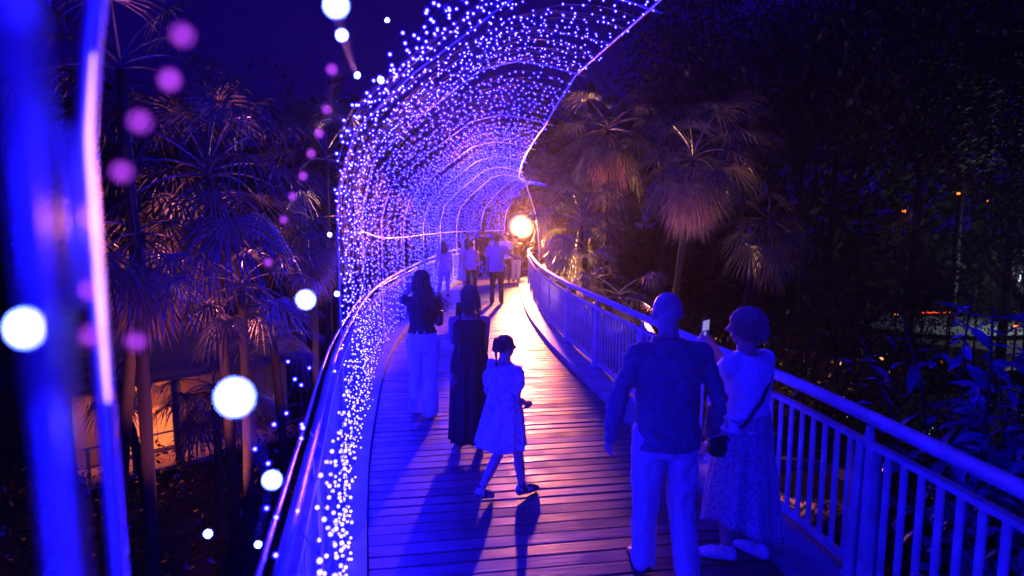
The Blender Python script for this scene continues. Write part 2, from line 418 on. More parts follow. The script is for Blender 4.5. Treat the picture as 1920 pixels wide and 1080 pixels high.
def nearest_arch(t): return min(abs(float(np.interp(t,TS,AL))-float(np.interp(a,TS,AL))) for a in archT)
for i, (t, w, bl) in enumerate(strands):
    o = w[0]
    if not bl: continue
    root = empty('light_string', o, label='strand of blue-white bulbs ' + ((bay(t)+(', beside it' if nearest_arch(t) < .17 else '')).strip()), cat='light string', group='strands of bulbs ' + bay(t))
    b = MB(); run = []
    for p in w+[None]:
        if p is not None and not gap_at(w, p): run.append(p-o)
        else:
            if len(run) > 1: b = MB(); b.tube(run, .0022, 3, False); b.build('wire', M['wire'], root)
            run = []
    rest = MB()
    for j, p in enumerate(bl):
        if (i, j) in single: link('bulb', bulb_me, None, root, p-o)
        else:
            rr = BR*random.uniform(.7, 1.2)*float(np.interp(p.y, [6, 10, 16], [1, .78, .62])); rest.add([p-o+v*rr for v in ico_v], ico_f)
    if rest.v:
        ob = rest.build('bulbs', M['bulb'], root, True); ob['kind'] = 'stuff'
# loose strings right by the lens, far out of focus
def loose(pts, bulbs, label, m, r, nearest=True):
    P = [unproj(*q) for q in pts]; o = P[0]
    root = empty('light_string', o, label=label, cat='light string', group='loose strings hanging close to the camera')
    ext = [P[0]+(P[0]-P[1]).normalized()*.05] + P + [P[-1]+(P[-1]-P[-2]).normalized()*.05]
    b = MB(); b.tube([p-o for p in ext], .0005, 5); b.build('wire', M['black'], root)
    bb = bmesh.new(); bmesh.ops.create_icosphere(bb, subdivisions=2, radius=r); me = bpy.data.meshes.new('bulb'); bb.to_mesh(me); bb.free()
    me.polygons.foreach_set('use_smooth', [True]*len(me.polygons)); me.materials.append(m)
    for q in bulbs: link('bulb', me, None, root, unproj(*q)-o)
loose([(50,615,.29),(170,632,.29),(262,640,.30),(440,745,.31),(510,900,.52),(480,1020,1.0),(392,1000,1.3)], [(50,615,.29),(440,745,.31),(510,900,.60),(484,1021,1.4),(390,1001,1.2)], 'string with big out-of-focus white bulbs sagging across the lower left', M['near_bulb'], .0055)
loose([(600,-60,.4),(630,12,.45),(642,66,.8),(668,140,1.4),(716,150,1.5)], [(630,10,.50),(641,66,.95),(670,141,1.7),(714,150,1.6),(726,38,2.2)], 'string with blurred bright bulbs hanging at the top left', M['near_bulb'], .0055)
loose([(545,660,3.2),(553,712,3.0),(514,796,2.5),(480,842,2.3),(500,950,2.1),(484,1022,2.0),(460,1080,1.9)], [(540,678,3.2),(553,711,3.0),(514,796,2.5),(478,842,2.4),(503,869,2.3),(500,953,2.2)], 'loose string of small bulbs trailing outside the left handrail', M['bulb'], .009)
loose([(600,640,3.6),(566,720,3.1),(566,796,2.7),(560,830,2.5),(530,900,2.3),(518,970,2.1),(517,1045,2.0)], [(580,690,3.4),(565,722,3.1),(537,775,2.9),(566,796,2.7),(565,822,2.6),(558,958,2.2),(518,970,2.1),(517,1041,2.0)], 'loose string of small bulbs trailing just inside the left handrail', M['bulb'], .009)
loose([(573,562,.55),(618,520,1.2),(632,470,1.8)], [(573,562,.62),(632,551,1.9),(618,440,2.2)], 'short loose string with one blurred bulb beside the left handrail', M['near_bulb'], .0055)
loose([(380,0,.36),(340,70,.36),(262,230,.36),(225,330,.37),(170,545,.38)], [(342,66,.38),(318,150,.40),(262,228,.38),(228,322,.40),(165,545,.42)], 'string of dim purple unfocused bulbs slanting down at the left', M['dim_bulb'], .004)
loose([(650,100,.8),(620,175,.85),(590,260,.85),(550,368,.9),(500,495,.95)], [(622,130,.8),(612,205,.9),(598,250,.9),(583,288,.95),(568,330,.95),(549,368,1.0),(532,412,1.0),(503,492,1.0)], 'string of small dim pink blurred bulbs slanting beside the palm', M['dim_bulb'], .004)
loose([(110,660,.34),(170,632,.34),(255,640,.36)], [(170,630,.36),(255,640,.40)], 'short string end with two faint lilac blurred bulbs', M['dim_bulb'], .004)

# ------------------------------------------------------------------ out-of-focus near posts at the left
def near_post(x, Y, r, label, z0=-.2, z1=4.2):
    p = unproj(x, 405, Y); root = empty('tunnel_post', (p.x, p.y, 0), label=label, cat='post')
    b = MB(); b.tube([(0,0,z0),(0,0,z1)], r, 14); b.build('pole', M['steel'], root, True)
    b = MB(); b.tube([(0,0,2.24),(0,0,2.36)], r*1.14, 14); b.build('joint_sleeve', M['steel'], root, True)
near_post(66, .20, .0042, 'wide blurred blue post at the left edge of the photo')
near_post(142, .42, .005, 'dull red blurred tube at the lower left beside the wide post', -.2, 1.9)

# ------------------------------------------------------------------ floodlight
fl = V((.36, 22.6, 0)); fc = unproj(978, 425, 22.6)
root = empty('floodlight', (fc.x, fl.y, 0), label='glaring warm floodlight on a pole at the far end of the boardwalk', cat='floodlight')
b = MB(); b.tube([(0,.1,-.1),(0,.1,fc.z)], .035, 10); b.build('pole', M['black'], root, True)
b = MB(); rs = []
for yy, rr in ((.26,.05),(.24,.25),(.12,.46),(.0,.55),(-.05,.56)):
    rs.append([V((rr*math.cos(a), yy, fc.z+rr*math.sin(a))) for a in np.linspace(0, 2*math.pi, 29)[:-1]])
b.rings(rs); b.build('housing', M['black'], root, True)
b = MB(); b.rings([[V((rr*math.cos(a), yy, fc.z+rr*math.sin(a))) for a in np.linspace(0, 2*math.pi, 29)[:-1]] for yy, rr in ((-.070,.20),(-.082,.17),(-.09,.08))])
b.build('lens', M['lamp'], root, True)
M['reflector'] = mat('reflector', (.15,.1,.06), .3, 0, .05, emit=(1,.40,.09), estr=5)  # halo around the lamp, painted as emission that fades outwards
nt = M['reflector'].node_tree; tc_ = nt.nodes.new('ShaderNodeTexCoord'); sx_ = nt.nodes.new('ShaderNodeVectorMath'); sx_.operation = 'DISTANCE'; sx_.inputs[1].default_value = (0, -.06, fc.z)
nt.links.new(tc_.outputs['Object'], sx_.inputs[0]); mr_ = nt.nodes.new('ShaderNodeMapRange'); mr_.inputs['From Min'].default_value = .2; mr_.inputs['From Max'].default_value = .54; mr_.inputs['To Min'].default_value = 1; mr_.inputs['To Max'].default_value = 0
pw_ = nt.nodes.new('ShaderNodeMath'); pw_.operation = 'POWER'; pw_.inputs[1].default_value = 4; mu_ = nt.nodes.new('ShaderNodeMath'); mu_.operation = 'MULTIPLY'; mu_.inputs[1].default_value = 60
nt.links.new(sx_.outputs['Value'], mr_.inputs['Value']); nt.links.new(mr_.outputs[0], pw_.inputs[0]); nt.links.new(pw_.outputs[0], mu_.inputs[0]); nt.links.new(mu_.outputs[0], nt.nodes['Principled BSDF'].inputs['Emission Strength'])
b = MB(); b.rings([[V((rr*math.cos(a), yy, fc.z+rr*math.sin(a))) for a in np.linspace(0, 2*math.pi, 29)[:-1]] for yy, rr in ((-.052,.54),(-.066,.46),(-.067,.1))]); b.build('reflector', M['reflector'], root, True)
ld = bpy.data.lights.new('flood_lamp', 'SPOT'); ld.energy = FLOOD_W; ld.color = (1, .17, .085); ld.spot_size = R(36); ld.spot_blend = .45; ld.shadow_soft_size = .16
lo = bpy.data.objects.new('flood_lamp', ld); C.objects.link(lo); lo.parent = root; lo.location = (0, -.28, fc.z); lo.rotation_euler = V((-.035,-1,-.02)).to_track_quat('-Z','Y').to_euler()

# ------------------------------------------------------------------ palms
def frond_mesh(name, elev, m, Lp=.95, Lf=.85, nseg=30, spread=115, droop=.5):
    b = MB(); e = R(elev); pts = []; p = V((0,0,0)); ang = e
    for i in range(7):
        pts.append(p.copy()); p = p+V((0, math.cos(ang), math.sin(ang)))*Lp/6; ang -= R(5 if elev > 40 else 8)
    b.tube(pts, [.022-.0018*i for i in range(7)], 5)
    d = (pts[-1]-pts[-2]).normalized(); side = V((1,0,0)); nrm = side.cross(d)
    hub = pts[-1]
    for k in range(nseg):
        a = R(-spread+2*spread*k/(nseg-1)+random.uniform(-2,2))
        sd = (d*math.cos(a)+side*math.sin(a)+nrm*(.10 if k % 2 else -.02)).normalized(); Ls = Lf*(.66+.34*math.cos(a*.8))*random.uniform(.88,1.05)
        w = sd.cross(nrm).normalized(); rows = []
        for u, wd in ((0,.005),(.3,.015),(.6,.0135),(.82,.008),(1,.001)):
            q = hub+sd*Ls*u; q.z -= droop*Ls*u**2.6*random.uniform(.85,1.15)
            if u > .7: q -= d*0.0
            rows.append((q-w*wd, q+nrm*wd*.35, q+w*wd))
        vs = [x for r in rows for x in r]; fs = []
        for i in range(len(rows)-1):
            o = i*3; fs += [(o,o+1,o+4,o+3),(o+1,o+2,o+5,o+4)]
        b.add(vs, fs)
    me = b.mesh(name); me.materials.append(m); return me
FR = {}
for e in (82, 66, 48, 28, 5, -22):
    FR[e] = [frond_mesh('frond', e, M['leaf'], Lp=random.uniform(.85,1.1), droop=random.uniform(.35,.7)) for _ in range(2)]
FR[-50] = [frond_mesh('frond', -50, M['dead'], Lp=.6, Lf=.75, droop=.9) for _ in range(2)]
FR[-75] = [frond_mesh('frond', -72, M['dead'], Lp=.6, Lf=.8, spread=70, droop=.5) for _ in range(2)]
def palm(px, py, Y, base_px, label, scale=1.0, counts=None, tr=.085, group='fan palms around the boardwalk'):
    top = unproj(px, py, Y)
    bx = unproj(base_px, py, Y).x
    root = empty('palm_tree', (bx, Y, GROUND), label=label, cat='palm tree', group=group)
    t = V((top.x-bx, 0, top.z-GROUND)); b = MB()
    pts = [V((t.x*(u**1.6), .15*math.sin(u*3), t.z*u)) for u in np.linspace(0, 1, 16)]
    rad = [tr*(1.25-.45*u)*(1+.06*(i % 2)) for i, u in enumerate(np.linspace(0, 1, 16))]
    b.tube(pts, rad, 10); b.build('trunk', M['trunk'], root, True)
    counts = counts or {82: 2, 66: 4, 48: 5, 28: 6, 5: 6, -22: 5, -50: 3, -75: 3}
    for e, c in counts.items():
        a0 = random.random()*6.28
        for i in range(c):
            o = link('frond', random.choice(FR[e]), None, root, pts[-1]+V((0,0,.15*math.sin(R(e)))))
            o.rotation_euler = (random.uniform(-.1,.1), random.uniform(-.12,.12), a0+6.28*i/c+random.uniform(-.25,.25))
            sc = scale*random.uniform(.85,1.15); o.scale = (sc, sc, sc)
    return root
UP = {82: 4, 66: 5, 48: 3, 28: 3, 5: 2, -22: 2}
DROOP = {28: 3, 5: 5, -22: 7, -50: 6, -75: 8}
palm(388, 330, 10.5, 400, 'tall fan palm left of the tunnel with long upright lit fronds', 1.25, {82: 6, 66: 5, 48: 4, 28: 4, 5: 5, -22: 6, -50: 4, -75: 5})
palm(262, 440, 9.2, 150, 'low fan palm at far left with orange-lit hanging fronds', .85, DROOP)
palm(225, 130, 9.0, 210, 'palm at the upper left with a sparse high crown', 1.1, {66: 2, 48: 3, 28: 3, 5: 3})
palm(512, 640, 11.0, 520, 'small young fan palm below the left handrail', .62, {82: 3, 66: 5, 48: 5, 28: 5, 5: 4})
palm(452, 540, 10.0, 436, 'slim palm with a pinkish trunk left of the small young palm', .75, {66: 3, 48: 3, 28: 4, 5: 4, -22: 4})
palm(610, 300, 16.5, 600, 'distant palm showing beside the third arch leg', 1.2, UP)
palm(585, 420, 15.0, 575, 'palm with reddish hanging fronds behind the left light curtain', 1.0, DROOP)
palm(215, 715, 11.5, 262, 'dark palm crown hiding the front of the cabin', .6, {48: 3, 28: 4, 5: 5, -22: 6})
palm(400, 730, 12.5, 392, 'dark palm standing at the right end of the cabin', .85, {48: 2, 28: 4, 5: 5, -22: 6})
palm(1040, 372, 24.5, 1046, 'tall spiky palm right beside the floodlight under the canopy edge', 1.35, {82: 7, 66: 6, 48: 4, 28: 4, 5: 4, -22: 5, -50: 3}, tr=.12)
palm(1090, 420, 16.5, 1085, 'bushy fan palm with a broad round leaf beside the floodlight', 1.05, {66: 4, 48: 5, 28: 4, 5: 4, -22: 3})
palm(1072, 480, 18.0, 1072, 'low fan palm behind the far end of the right railing', .8, {66: 3, 48: 3, 28: 3, 5: 3, -22: 3})
palm(1140, 245, 21.0, 1140, 'tall straight palm with a lit drooping crown right of the canopy', 1.3, {66: 2, 48: 4, 28: 6, 5: 7, -22: 8, -50: 5})
palm(1300, 300, 16.0, 1262, 'palm with a long skirt of pink-lit hanging fronds behind the bald man', 1.05, {66: 2, 48: 3, 28: 4, 5: 5, -22: 8, -50: 8, -75: 12})
palm(1350, 262, 18.5, 1236, 'taller dim palm with an arching crown behind the skirted palm', 1.2, {66: 3, 48: 4, 28: 5, 5: 6, -22: 6})
palm(1440, 420, 19.0, 1370, 'dim slanting palm behind the woman with the phone', 1.1, {48: 3, 28: 4, 5: 5, -22: 6, -50: 4})
palm(1160, 560, 13.0, 1150, 'short palm with orange-tipped leaves just behind the right railing', .7, {48: 2, 28: 3, 5: 4, -22: 3})
palm(1110, 530, 14.5, 1108, 'short dense palm behind the middle of the right railing', .7, {66: 2, 48: 3, 28: 4, 5: 3, -22: 3})

# garden spotlights that uplight the palms
def uplight(px, Y, aim, energy, label, col=(1, .19, .24), cone=34, z=GROUND):
    p = unproj(px, 405, Y); p.z = z
    root = empty('garden_spotlight', p, label=label, cat='spotlight', group='small spotlights on the ground below the palms')
    a = V(aim)+V((0,0,.8)); d = (a-p).normalized()
    b = MB(); b.tube([(0,0,-.1),(0,0,.25)], .02, 8); b.build('stake', M['black'], root)
    b = MB(); b.tube([V((0,0,.25)), V((0,0,.25))+d*.05, V((0,0,.25))+d*.16], [.04,.06,.065], 12); b.build('housing', M['black'], root, True)
    ld = bpy.data.lights.new('spot_lamp', 'SPOT'); ld.energy = energy*(.8 if px > 960 else 1.5); ld.color = col; ld.spot_size = R(cone); ld.spot_blend = .6; ld.shadow_soft_size = .05
    lo = bpy.data.objects.new('spot_lamp', ld); C.objects.link(lo); lo.parent = root; lo.location = V((0,0,.25))+d*.19
    lo.rotation_euler = d.to_track_quat('-Z', 'Y').to_euler()
uplight(330, 9.3, unproj(390, 250, 10.5), 5500, 'spotlight below the tall upright palm at left')
uplight(180, 7.6, unproj(260, 440, 9.2), 1500, 'spotlight below the low palm at far left')
uplight(560, 9.0, unproj(520, 560, 11), 700, 'spotlight below the young palm by the left handrail', (1, .22, .22))
uplight(560, 13.4, unproj(600, 330, 16), 1500, 'spotlight behind the left light curtain', (1, .25, .2))
uplight(1215, 12.6, unproj(1290, 350, 15.8), 3800, 'spotlight below the skirted palm behind the railing', (1, .2, .27), 44, z=-.75)
uplight(1110, 18.5, unproj(1145, 240, 21), 2600, 'spotlight below the tall straight palm', (1, .2, .16), 40, z=-.75)
uplight(1180, 10.6, unproj(1150, 500, 13), 500, 'spotlight below the short palms by the railing', (1, .38, .1), 90, z=-.75)
uplight(1330, 9.5, unproj(1300, 640, 12), 260, 'spotlight in the shrubs below the railing', (1, .45, .12), 110)

uplight(1075, 15.5, unproj(1050, 385, 20), 2400, 'spotlight under the fan palms beside the floodlight', (1,.42,.12), 46, z=-.75)  # added lamp, stands in for floodlight spill on these palms
uplight(1125, 13.2, unproj(1095, 410, 16.5), 1500, 'spotlight under the bushy round-leaved palm', (1,.36,.12), 40, z=-.75)  # added likewise, for the golden light on the neighbouring palm

# ------------------------------------------------------------------ leaf bushes and trees
leaf1 = MB(); 
for sx in (-1, 1):
    leaf1.add([(0,0,0),(sx*.022,.04,.008),(sx*.028,.085,.006),(0,.15,-.02),(0,.085,0),(0,.04,0)], [(0,1,5),(1,2,4,5),(2,3,4)] if sx > 0 else [(5,1,0),(5,4,2,1),(4,3,2)])
leaf_me = leaf1.mesh('leaf'); leaf_me.materials.append(M['bush'])
def leafy_tree(loc, label, nleaf, radius, height, stems, group=None, sc=1.0, cat='shrub'):
    loc = V(loc); root = empty('leafy_shrub', loc, label=label, cat=cat)
    if group: root['group'] = group
    tips = []
    for k in range(stems):
        a = random.random()*6.28; rr = radius*math.sqrt(random.random()); h = height*random.uniform(.55,1)
        pts = [V((rr*math.cos(a)*u**1.3, rr*math.sin(a)*u**1.3, h*u)) + V((random.gauss(0,.04),random.gauss(0,.04),0))*u for u in np.linspace(0,1,7)]
        b = MB(); b.tube(pts, [.022*(1-.8*u)+.003 for u in np.linspace(0,1,7)], 5); b.build('stem', M['trunk'], root)
        tips.append(pts)
    for i in range(nleaf):
        pts = tips[i % stems]; u = 1-.62*random.random()**1.2
        q = pts[min(5,int(u*6))].lerp(pts[min(6,int(u*6)+1)], u*6-int(u*6)) if u < 1 else pts[-1]
        o = link('leaf', leaf_me, None, root, q+V((random.gauss(0,.07),random.gauss(0,.07),random.gauss(0,.07))))
        o.rotation_euler = (random.uniform(-.9,.5), random.uniform(-.6,.6), random.random()*6.28)
        z = sc*random.uniform(.7,1.35); o.scale = (z,z,z)
    lm = MB(); lv = [v.co.copy() for v in leaf_me.vertices]; lf = [tuple(p.vertices) for p in leaf_me.polygons]
    for i in range(nleaf*3):
        pts = tips[i % stems]; u = .98-.75*random.random()**1.1; k = min(5, int(u*6)); q = pts[k].lerp(pts[k+1], u*6-k)
        q = q+V((random.gauss(0,.10),random.gauss(0,.10),random.gauss(0,.10))); z = sc*random.uniform(.5,1.1)
        m3 = Matrix.Rotation(random.random()*6.28,3,'Z') @ Matrix.Rotation(random.uniform(-.6,.6),3,'Y') @ Matrix.Rotation(random.uniform(-.9,.5),3,'X')
        lm.add([q+m3@(v*z) for v in lv], lf)
    lm.build('leaves', M['bush'], root)['kind'] = 'stuff'
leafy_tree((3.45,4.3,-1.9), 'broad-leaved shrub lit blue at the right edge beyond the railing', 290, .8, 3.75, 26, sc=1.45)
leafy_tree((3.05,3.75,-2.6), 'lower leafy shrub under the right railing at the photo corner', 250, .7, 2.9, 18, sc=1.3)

def scatter(name, m, n, region, size, kind='stuff', zf=None):
    b = MB()
    for i in range(n):
        p = region(); s_ = size*random.uniform(.6,1.5)
        q = Matrix.Rotation(random.random()*6.28, 3, 'Z') @ Matrix.Rotation(random.gauss(0,.7), 3, 'X') @ Matrix.Rotation(random.gauss(0,.7), 3, 'Y')
        b.add([p+q@V((0,-s_,0)), p+q@V((s_*.45,0,0)), p+q@V((0,s_,0)), p+q@V((-s_*.45,0,0))], [(0,1,2,3)])
    o = b.build(name, m); o['kind'] = kind; return o
M['gloss_leaf'] = mat('glossy_cover', (.022, .026, .012), .16, 0, .4, 4)
def reg_right():
    x = random.uniform(2.2, 13); y = random.uniform(4, 24)
    while x < 2.2+max(0,(10-y))*.05 or (abs(x-7.9) < 1.5 and abs(y-15.6) < 1.6): x = random.uniform(2.2, 13)
    return V((x, y, GROUND+.25+abs(random.gauss(0,.45))))
def reg_left():
    return V((random.uniform(-14,-2.6), random.uniform(4,24), GROUND+.2+abs(random.gauss(0,.35))))
scatter('ground_cover', M['gloss_leaf'], 26000, reg_right, .07)
scatter('ground_cover', M['gloss_leaf'], 14000, reg_left, .08)

crown_meshes = []
for k in range(3):
    b = MB(); clumps = [(V((random.gauss(0,.36), random.gauss(0,.36), random.gauss(0,.3))), random.uniform(.22,.42)) for _ in range(18)]
    for i in range(9000):
        c, r_ = random.choice(clumps); d = V((random.gauss(0,1),random.gauss(0,1),random.gauss(0,1))).normalized()
        p = c + d*r_*random.random()**.4; s_ = random.uniform(.010,.024)
        q = Matrix.Rotation(random.random()*6.28, 3, 'Z') @ Matrix.Rotation(random.gauss(0,.9), 3, 'X')
        b.add([p+q@V((0,-s_,0)), p+q@V((s_*.5,0,0)), p+q@V((0,s_,0)), p+q@V((-s_*.5,0,0))], [(0,1,2,3)])
    me = b.mesh('crown'); me.materials.append(M['far_leaf']); crown_meshes.append(me)
def tree(px, Y, ztop, rad, label):
    x = unproj(px, 405, Y).x
    root = empty('tree', (x, Y, GROUND), label=label, cat='tree', group='dark trees beyond the boardwalk')
    h = ztop-GROUND; b = MB(); lean = random.uniform(-.6,.6)
    b.tube([V((lean*u*u, 0, (h-rad)*u)) for u in np.linspace(0,1,8)], [.22*(1-.6*u) for u in np.linspace(0,1,8)], 8)
    for k in range(4):
        a = 6.28*k/4; b.tube([V((lean*.5,0,(h-rad)*.72)), V((lean+math.cos(a)*rad*.35, math.sin(a)*rad*.35,(h-rad)*.95)), V((lean+math.cos(a)*rad*.6, math.sin(a)*rad*.6, h-rad*.8))], [.1,.06,.02], 6)
    b.build('trunk', M['trunk'], root, True)
    o = link('crown', random.choice(crown_meshes), None, root, (lean, 0, h-rad*.9)); o.scale = (rad*1.15, rad*1.15, rad); o.rotation_euler.z = random.random()*6
for i, a in enumerate([(1240,30,15,7,'dark tree in the wood above the floodlit palms'), (1420,27,14,7,'dark leafy tree above the woman with the phone'), (1560,30,17,8,'dark tall tree in the middle of the right-hand wood'), (1720,26,15,7,'dark tree with tiny orange lanterns near it'), (1900,28,16,8,'dark tree at the right edge of the wood'),
        (1620,22,3,3.5,'lower dark tree left of the pale clearing'), (1500,40,24,10,'tallest dark tree rising above the middle of the wood'), (1800,38,24,10,'huge dark tree behind the lanterns'), (1960,20,5,4,'dark tree overhanging the right edge of the clearing'), (90,24,9,5,'dark tree behind the blurred posts'), (330,28,8,5,'dark tree behind the tall left palm'), (520,26,7,5,'dark tree behind the left light curtain'), (690,34,7,6,'dark tree far behind the tunnel wall'), (960,42,8,7,'dark tree closing the view behind the floodlight')]):
    tree(*a)

def reg_far():
    a = random.uniform(-.95, .95); d = random.uniform(52, 64); return V((d*math.sin(a)*1.1, d*math.cos(a), GROUND + abs(random.betavariate(1.2,1.6))*(17+5*noise.noise(V((a*6,0,0))))))
scatter('treeline', M['far_leaf'], 26000, reg_far, .55)
def reg_shrub():
    x = random.uniform(2.6, 12); y = random.uniform(13, 22)
    return V((x, y, -1.35 + .75*noise.noise(V((x*.5, y*.5, 3))) - abs(random.gauss(0,.5))))
scatter('shrubbery', M['gloss_leaf'], 22000, reg_shrub, .06)
uplight(1400, 9.8, V((5.5,16.5,-2.0)), 1500, 'spotlight aimed at the shrubs beyond the railing', (1,.45,.10), 60)

# ------------------------------------------------------------------ clearing at the right, lanterns, ring planter
M['lawn'] = mat('pale_lawn', (.16,.17,.15), .8, 0, .6, 1.2, .5, 3)
M['pond'] = mat('pond_water', (.01,.012,.015), .06, 0, .2, 2, .25, 5)
c = unproj(1800, 575, 36); 
def sheet(name, cx, cy, rx, ry, z, m, n=40):
    b = MB(); b.v = [(0,0,0)] + [(rx*math.cos(a)*(1+.12*noise.noise(V((math.cos(a)*2,math.sin(a)*2,cx)))), ry*math.sin(a)*(1+.1*noise.noise(V((math.cos(a)*2,3,math.sin(a)*2)))), 0) for a in np.linspace(0,6.283,n+1)[:-1]]
    b.f = [(0,1+i,1+(i+1)%n) for i in range(n)]
    return tag(b.build(name, m, loc=(cx, cy, z)), kind='structure')
sheet('lawn', c.x+1, 39, 5.5, 4.0, GROUND+.40, M['lawn'])
sheet('pond', 19, 30, 6, 3.6, GROUND+.40, M['pond'])
def pole_lamp(p, h, e, col, label, r=.09, Lm=30):
    root = empty('garden_lamp', p, label=label, cat='lamp', group='small lamps glowing in the dark garden')
    b = MB(); b.tube([(0,0,-.2),(0,0,h)], .03, 8); b.build('pole', M['black'], root)
    b = MB(); b.tube([(0,0,h+r*1.5),(0,0,h+r*2.1)], [r*1.5,r*.3], 10); b.build('cap', M['black'], root)
    m = mat('lantern_glow', col, .5, 0, 0, emit=col, estr=Lm); b = MB(); b.tube([(0,0,h),(0,0,h+r*.4),(0,0,h+r*1.2),(0,0,h+r*1.5)], [r*.5,r,r,r*.6], 10); b.build('glass', m, root, True)
    if e:
        ld = bpy.data.lights.new('lamp_light', 'POINT'); ld.energy = e; ld.color = col; ld.shadow_soft_size = r*1.3
        lo = bpy.data.objects.new('lamp_light', ld); C.objects.link(lo); lo.parent = root; lo.location = (0,0,h-r*1.5)
p = V((c.x+3.4, 36, GROUND+.3)); pole_lamp(p, 3.6, 900, (.55,.62,.75), 'cool white lamp on a pole lighting the pale clearing', .1, 3)
for x, y, Y, lb in ((1695,398,22,'orange lantern left of two others in the dark trees'), (1797,365,24,'orange lantern highest of those in the dark trees'), (1850,378,25,'orange lantern rightmost in the dark trees'), (1680,592,26,'small orange lantern low beside the pale clearing'), (1905,615,17,'orange lantern at the right edge behind the blue shrub'),(318,552,20,'tiny orange lantern beyond the left palms')):
    q = unproj(x, y, Y); pole_lamp(V((q.x, q.y, GROUND)), q.z-GROUND, 5, (1,.22,.02), lb, .06, 2.2)
q = unproj(1758, 586, 30); b = MB()
for i in range(12): b.box((i*.13-.75, .25*i*.13, 0), (.07,.05,.05))
M['red'] = mat('red_led', (.3,.02,.01), .5, 0, 0, emit=(1,.06,.01), estr=3)
root = empty('led_barrier', (q.x, q.y, q.z), label='low barrier with a row of red lights in front of the pale clearing', cat='barrier')
for i in range(11):
    b = MB(); b.box((i*.13-.7, 0, random.uniform(-.02,.02)), (.07,.05,.05)); b.build('red_light', M['red'], root)
b = MB(); b.box((0,.06,-.08), (1.6,.05,.1)); b.box((-.7,.06,(GROUND-q.z)/2), (.06,.06,abs(GROUND-q.z)-.16)); b.box((.7,.06,(GROUND-q.z)/2), (.06,.06,abs(GROUND-q.z)-.16)); b.build('beam', M['black'], root)

# round stone planter below the right railing
root = empty('round_planter', (7.3, 14.6, GROUND), label='round stone planter with a warm-lit rim seen through the right railing', cat='planter')
ns = 22
for i in range(ns):
    for row in range(3):
        a0, a1 = 6.283*(i+.5*(row % 2))/ns+.008, 6.283*(i+1+.5*(row % 2))/ns-.008
        rr0, rr1 = 1.18, 1.42+random.uniform(-.015,.015)
        z0 = .0+row*.28; z1 = z0+.268
        q4 = [(rr0,a0),(rr1,a0),(rr1,a1),(rr0,a1)]
        b = MB(); b.hexa([V((r_*math.cos(a), r_*math.sin(a), z0)) for r_, a in q4], [V((r_*math.cos(a), r_*math.sin(a), z1)) for r_, a in q4]); b.build('stone', M['stone'], root)
b = MB(); b.tube([(0,0,0),(0,0,.62)], 1.17, 24); b.build('soil', M['soil'], root)
uplight(1440, 11.6, V((7.0,14.4,GROUND+.8)), 420, 'spotlight aimed at the round stone planter', (1,.27,.12), 60)

# ------------------------------------------------------------------ cabin at the lower left
A = V((-10.3, 15.5, GROUND+.45)); B = V((-7.2, 18.4, GROUND+.45)); dx = (B-A).normalized(); dn = V((-dx.y, dx.x, 0))
root = empty('cabin', A, label='small timber cabin with orange-lit window and veranda rail below the boardwalk', cat='cabin')
ax = (dx, dn, V((0,0,1))); W = (B-A).length+1.6
nb = 24
for i in range(nb):
    b = MB(); b.box(dx*(W*(i+.5)/nb-.8)+dn*1.3+V((0,0,1.25)), (W/nb-.012, .05+.012*(i % 2), 2.5), ax); b.build('plank', M['wall'], root)
b = MB(); b.box(dx*(W/2-.8)+dn*.65+V((0,0,-.06)), (W, 1.4, .12), ax); b.build('veranda_floor', M['cabin_trim'], root)
b = MB(); b.box(dx*(W/2-.8)+dn*2.2+V((0,0,1.1)), (W, 1.7, 2.1), ax); b.build('wall', M['wall'], root)
b = MB(); lo = [dx*-1.1+dn*-.3+V((0,0,2.45)), dx*(W-.5)+dn*-.3+V((0,0,2.45)), dx*(W-.5)+dn*3.4+V((0,0,3.3)), dx*-1.1+dn*3.4+V((0,0,3.3))]
b.hexa(lo, [p+V((0,0,.12)) for p in lo]); b.build('roof', M['wall'], root)
M['lit'] = mat('lit_window', (.5,.3,.15), .6, 0, .2, 4, emit=(1,.22,.04), estr=1.0)  # warm light on a wall panel, put into its emission
f = MB(); f.box(dx*.95+dn*1.26+V((0,0,.75)), (1.35,.05,1.3), ax); wf = f.build('window_frame', M['cabin_trim'], root)
for i in range(3):
    b = MB(); b.box(dx*(.95+(i-1)*.42)+dn*1.225+V((0,0,.75)), (.39,.03,1.2), ax); b.build('pane', M['lit'], wf)
for z in (.45,.95):
    b = MB(); b.box(dx*(W/2-.8)+dn*.03+V((0,0,z)), (W,.045,.045), ax); b.build('rail', M['cabin_trim'], root)
for s_ in (-.7,.3,1.65,3.1,4.4):
    b = MB(); b.box(dx*s_+dn*.0+V((0,0,.5)), (.07,.07,1.0), ax); b.build('post', M['cabin_trim'], root)
b = MB(); b.tube([dx*1.35+dn*-.25+V((0,0,-.4)), dx*1.35+dn*-.25+V((0,0,2.5))], .11, 10); b.build('column', M['wall'], root, True)
ld = bpy.data.lights.new('porch_lamp', 'SPOT'); ld.spot_size = R(140); ld.spot_blend = .5; ld.energy = 240; ld.color = (1,.22,.10); ld.shadow_soft_size = .08
lo = bpy.data.objects.new('porch_lamp', ld); C.objects.link(lo); lo.parent = root; lo.location = dx*.5+dn*.15+V((0,0,2.3)); lo.rotation_euler = (dn+dx*.25+V((0,0,-.55))).to_track_quat('-Z','Y').to_euler()
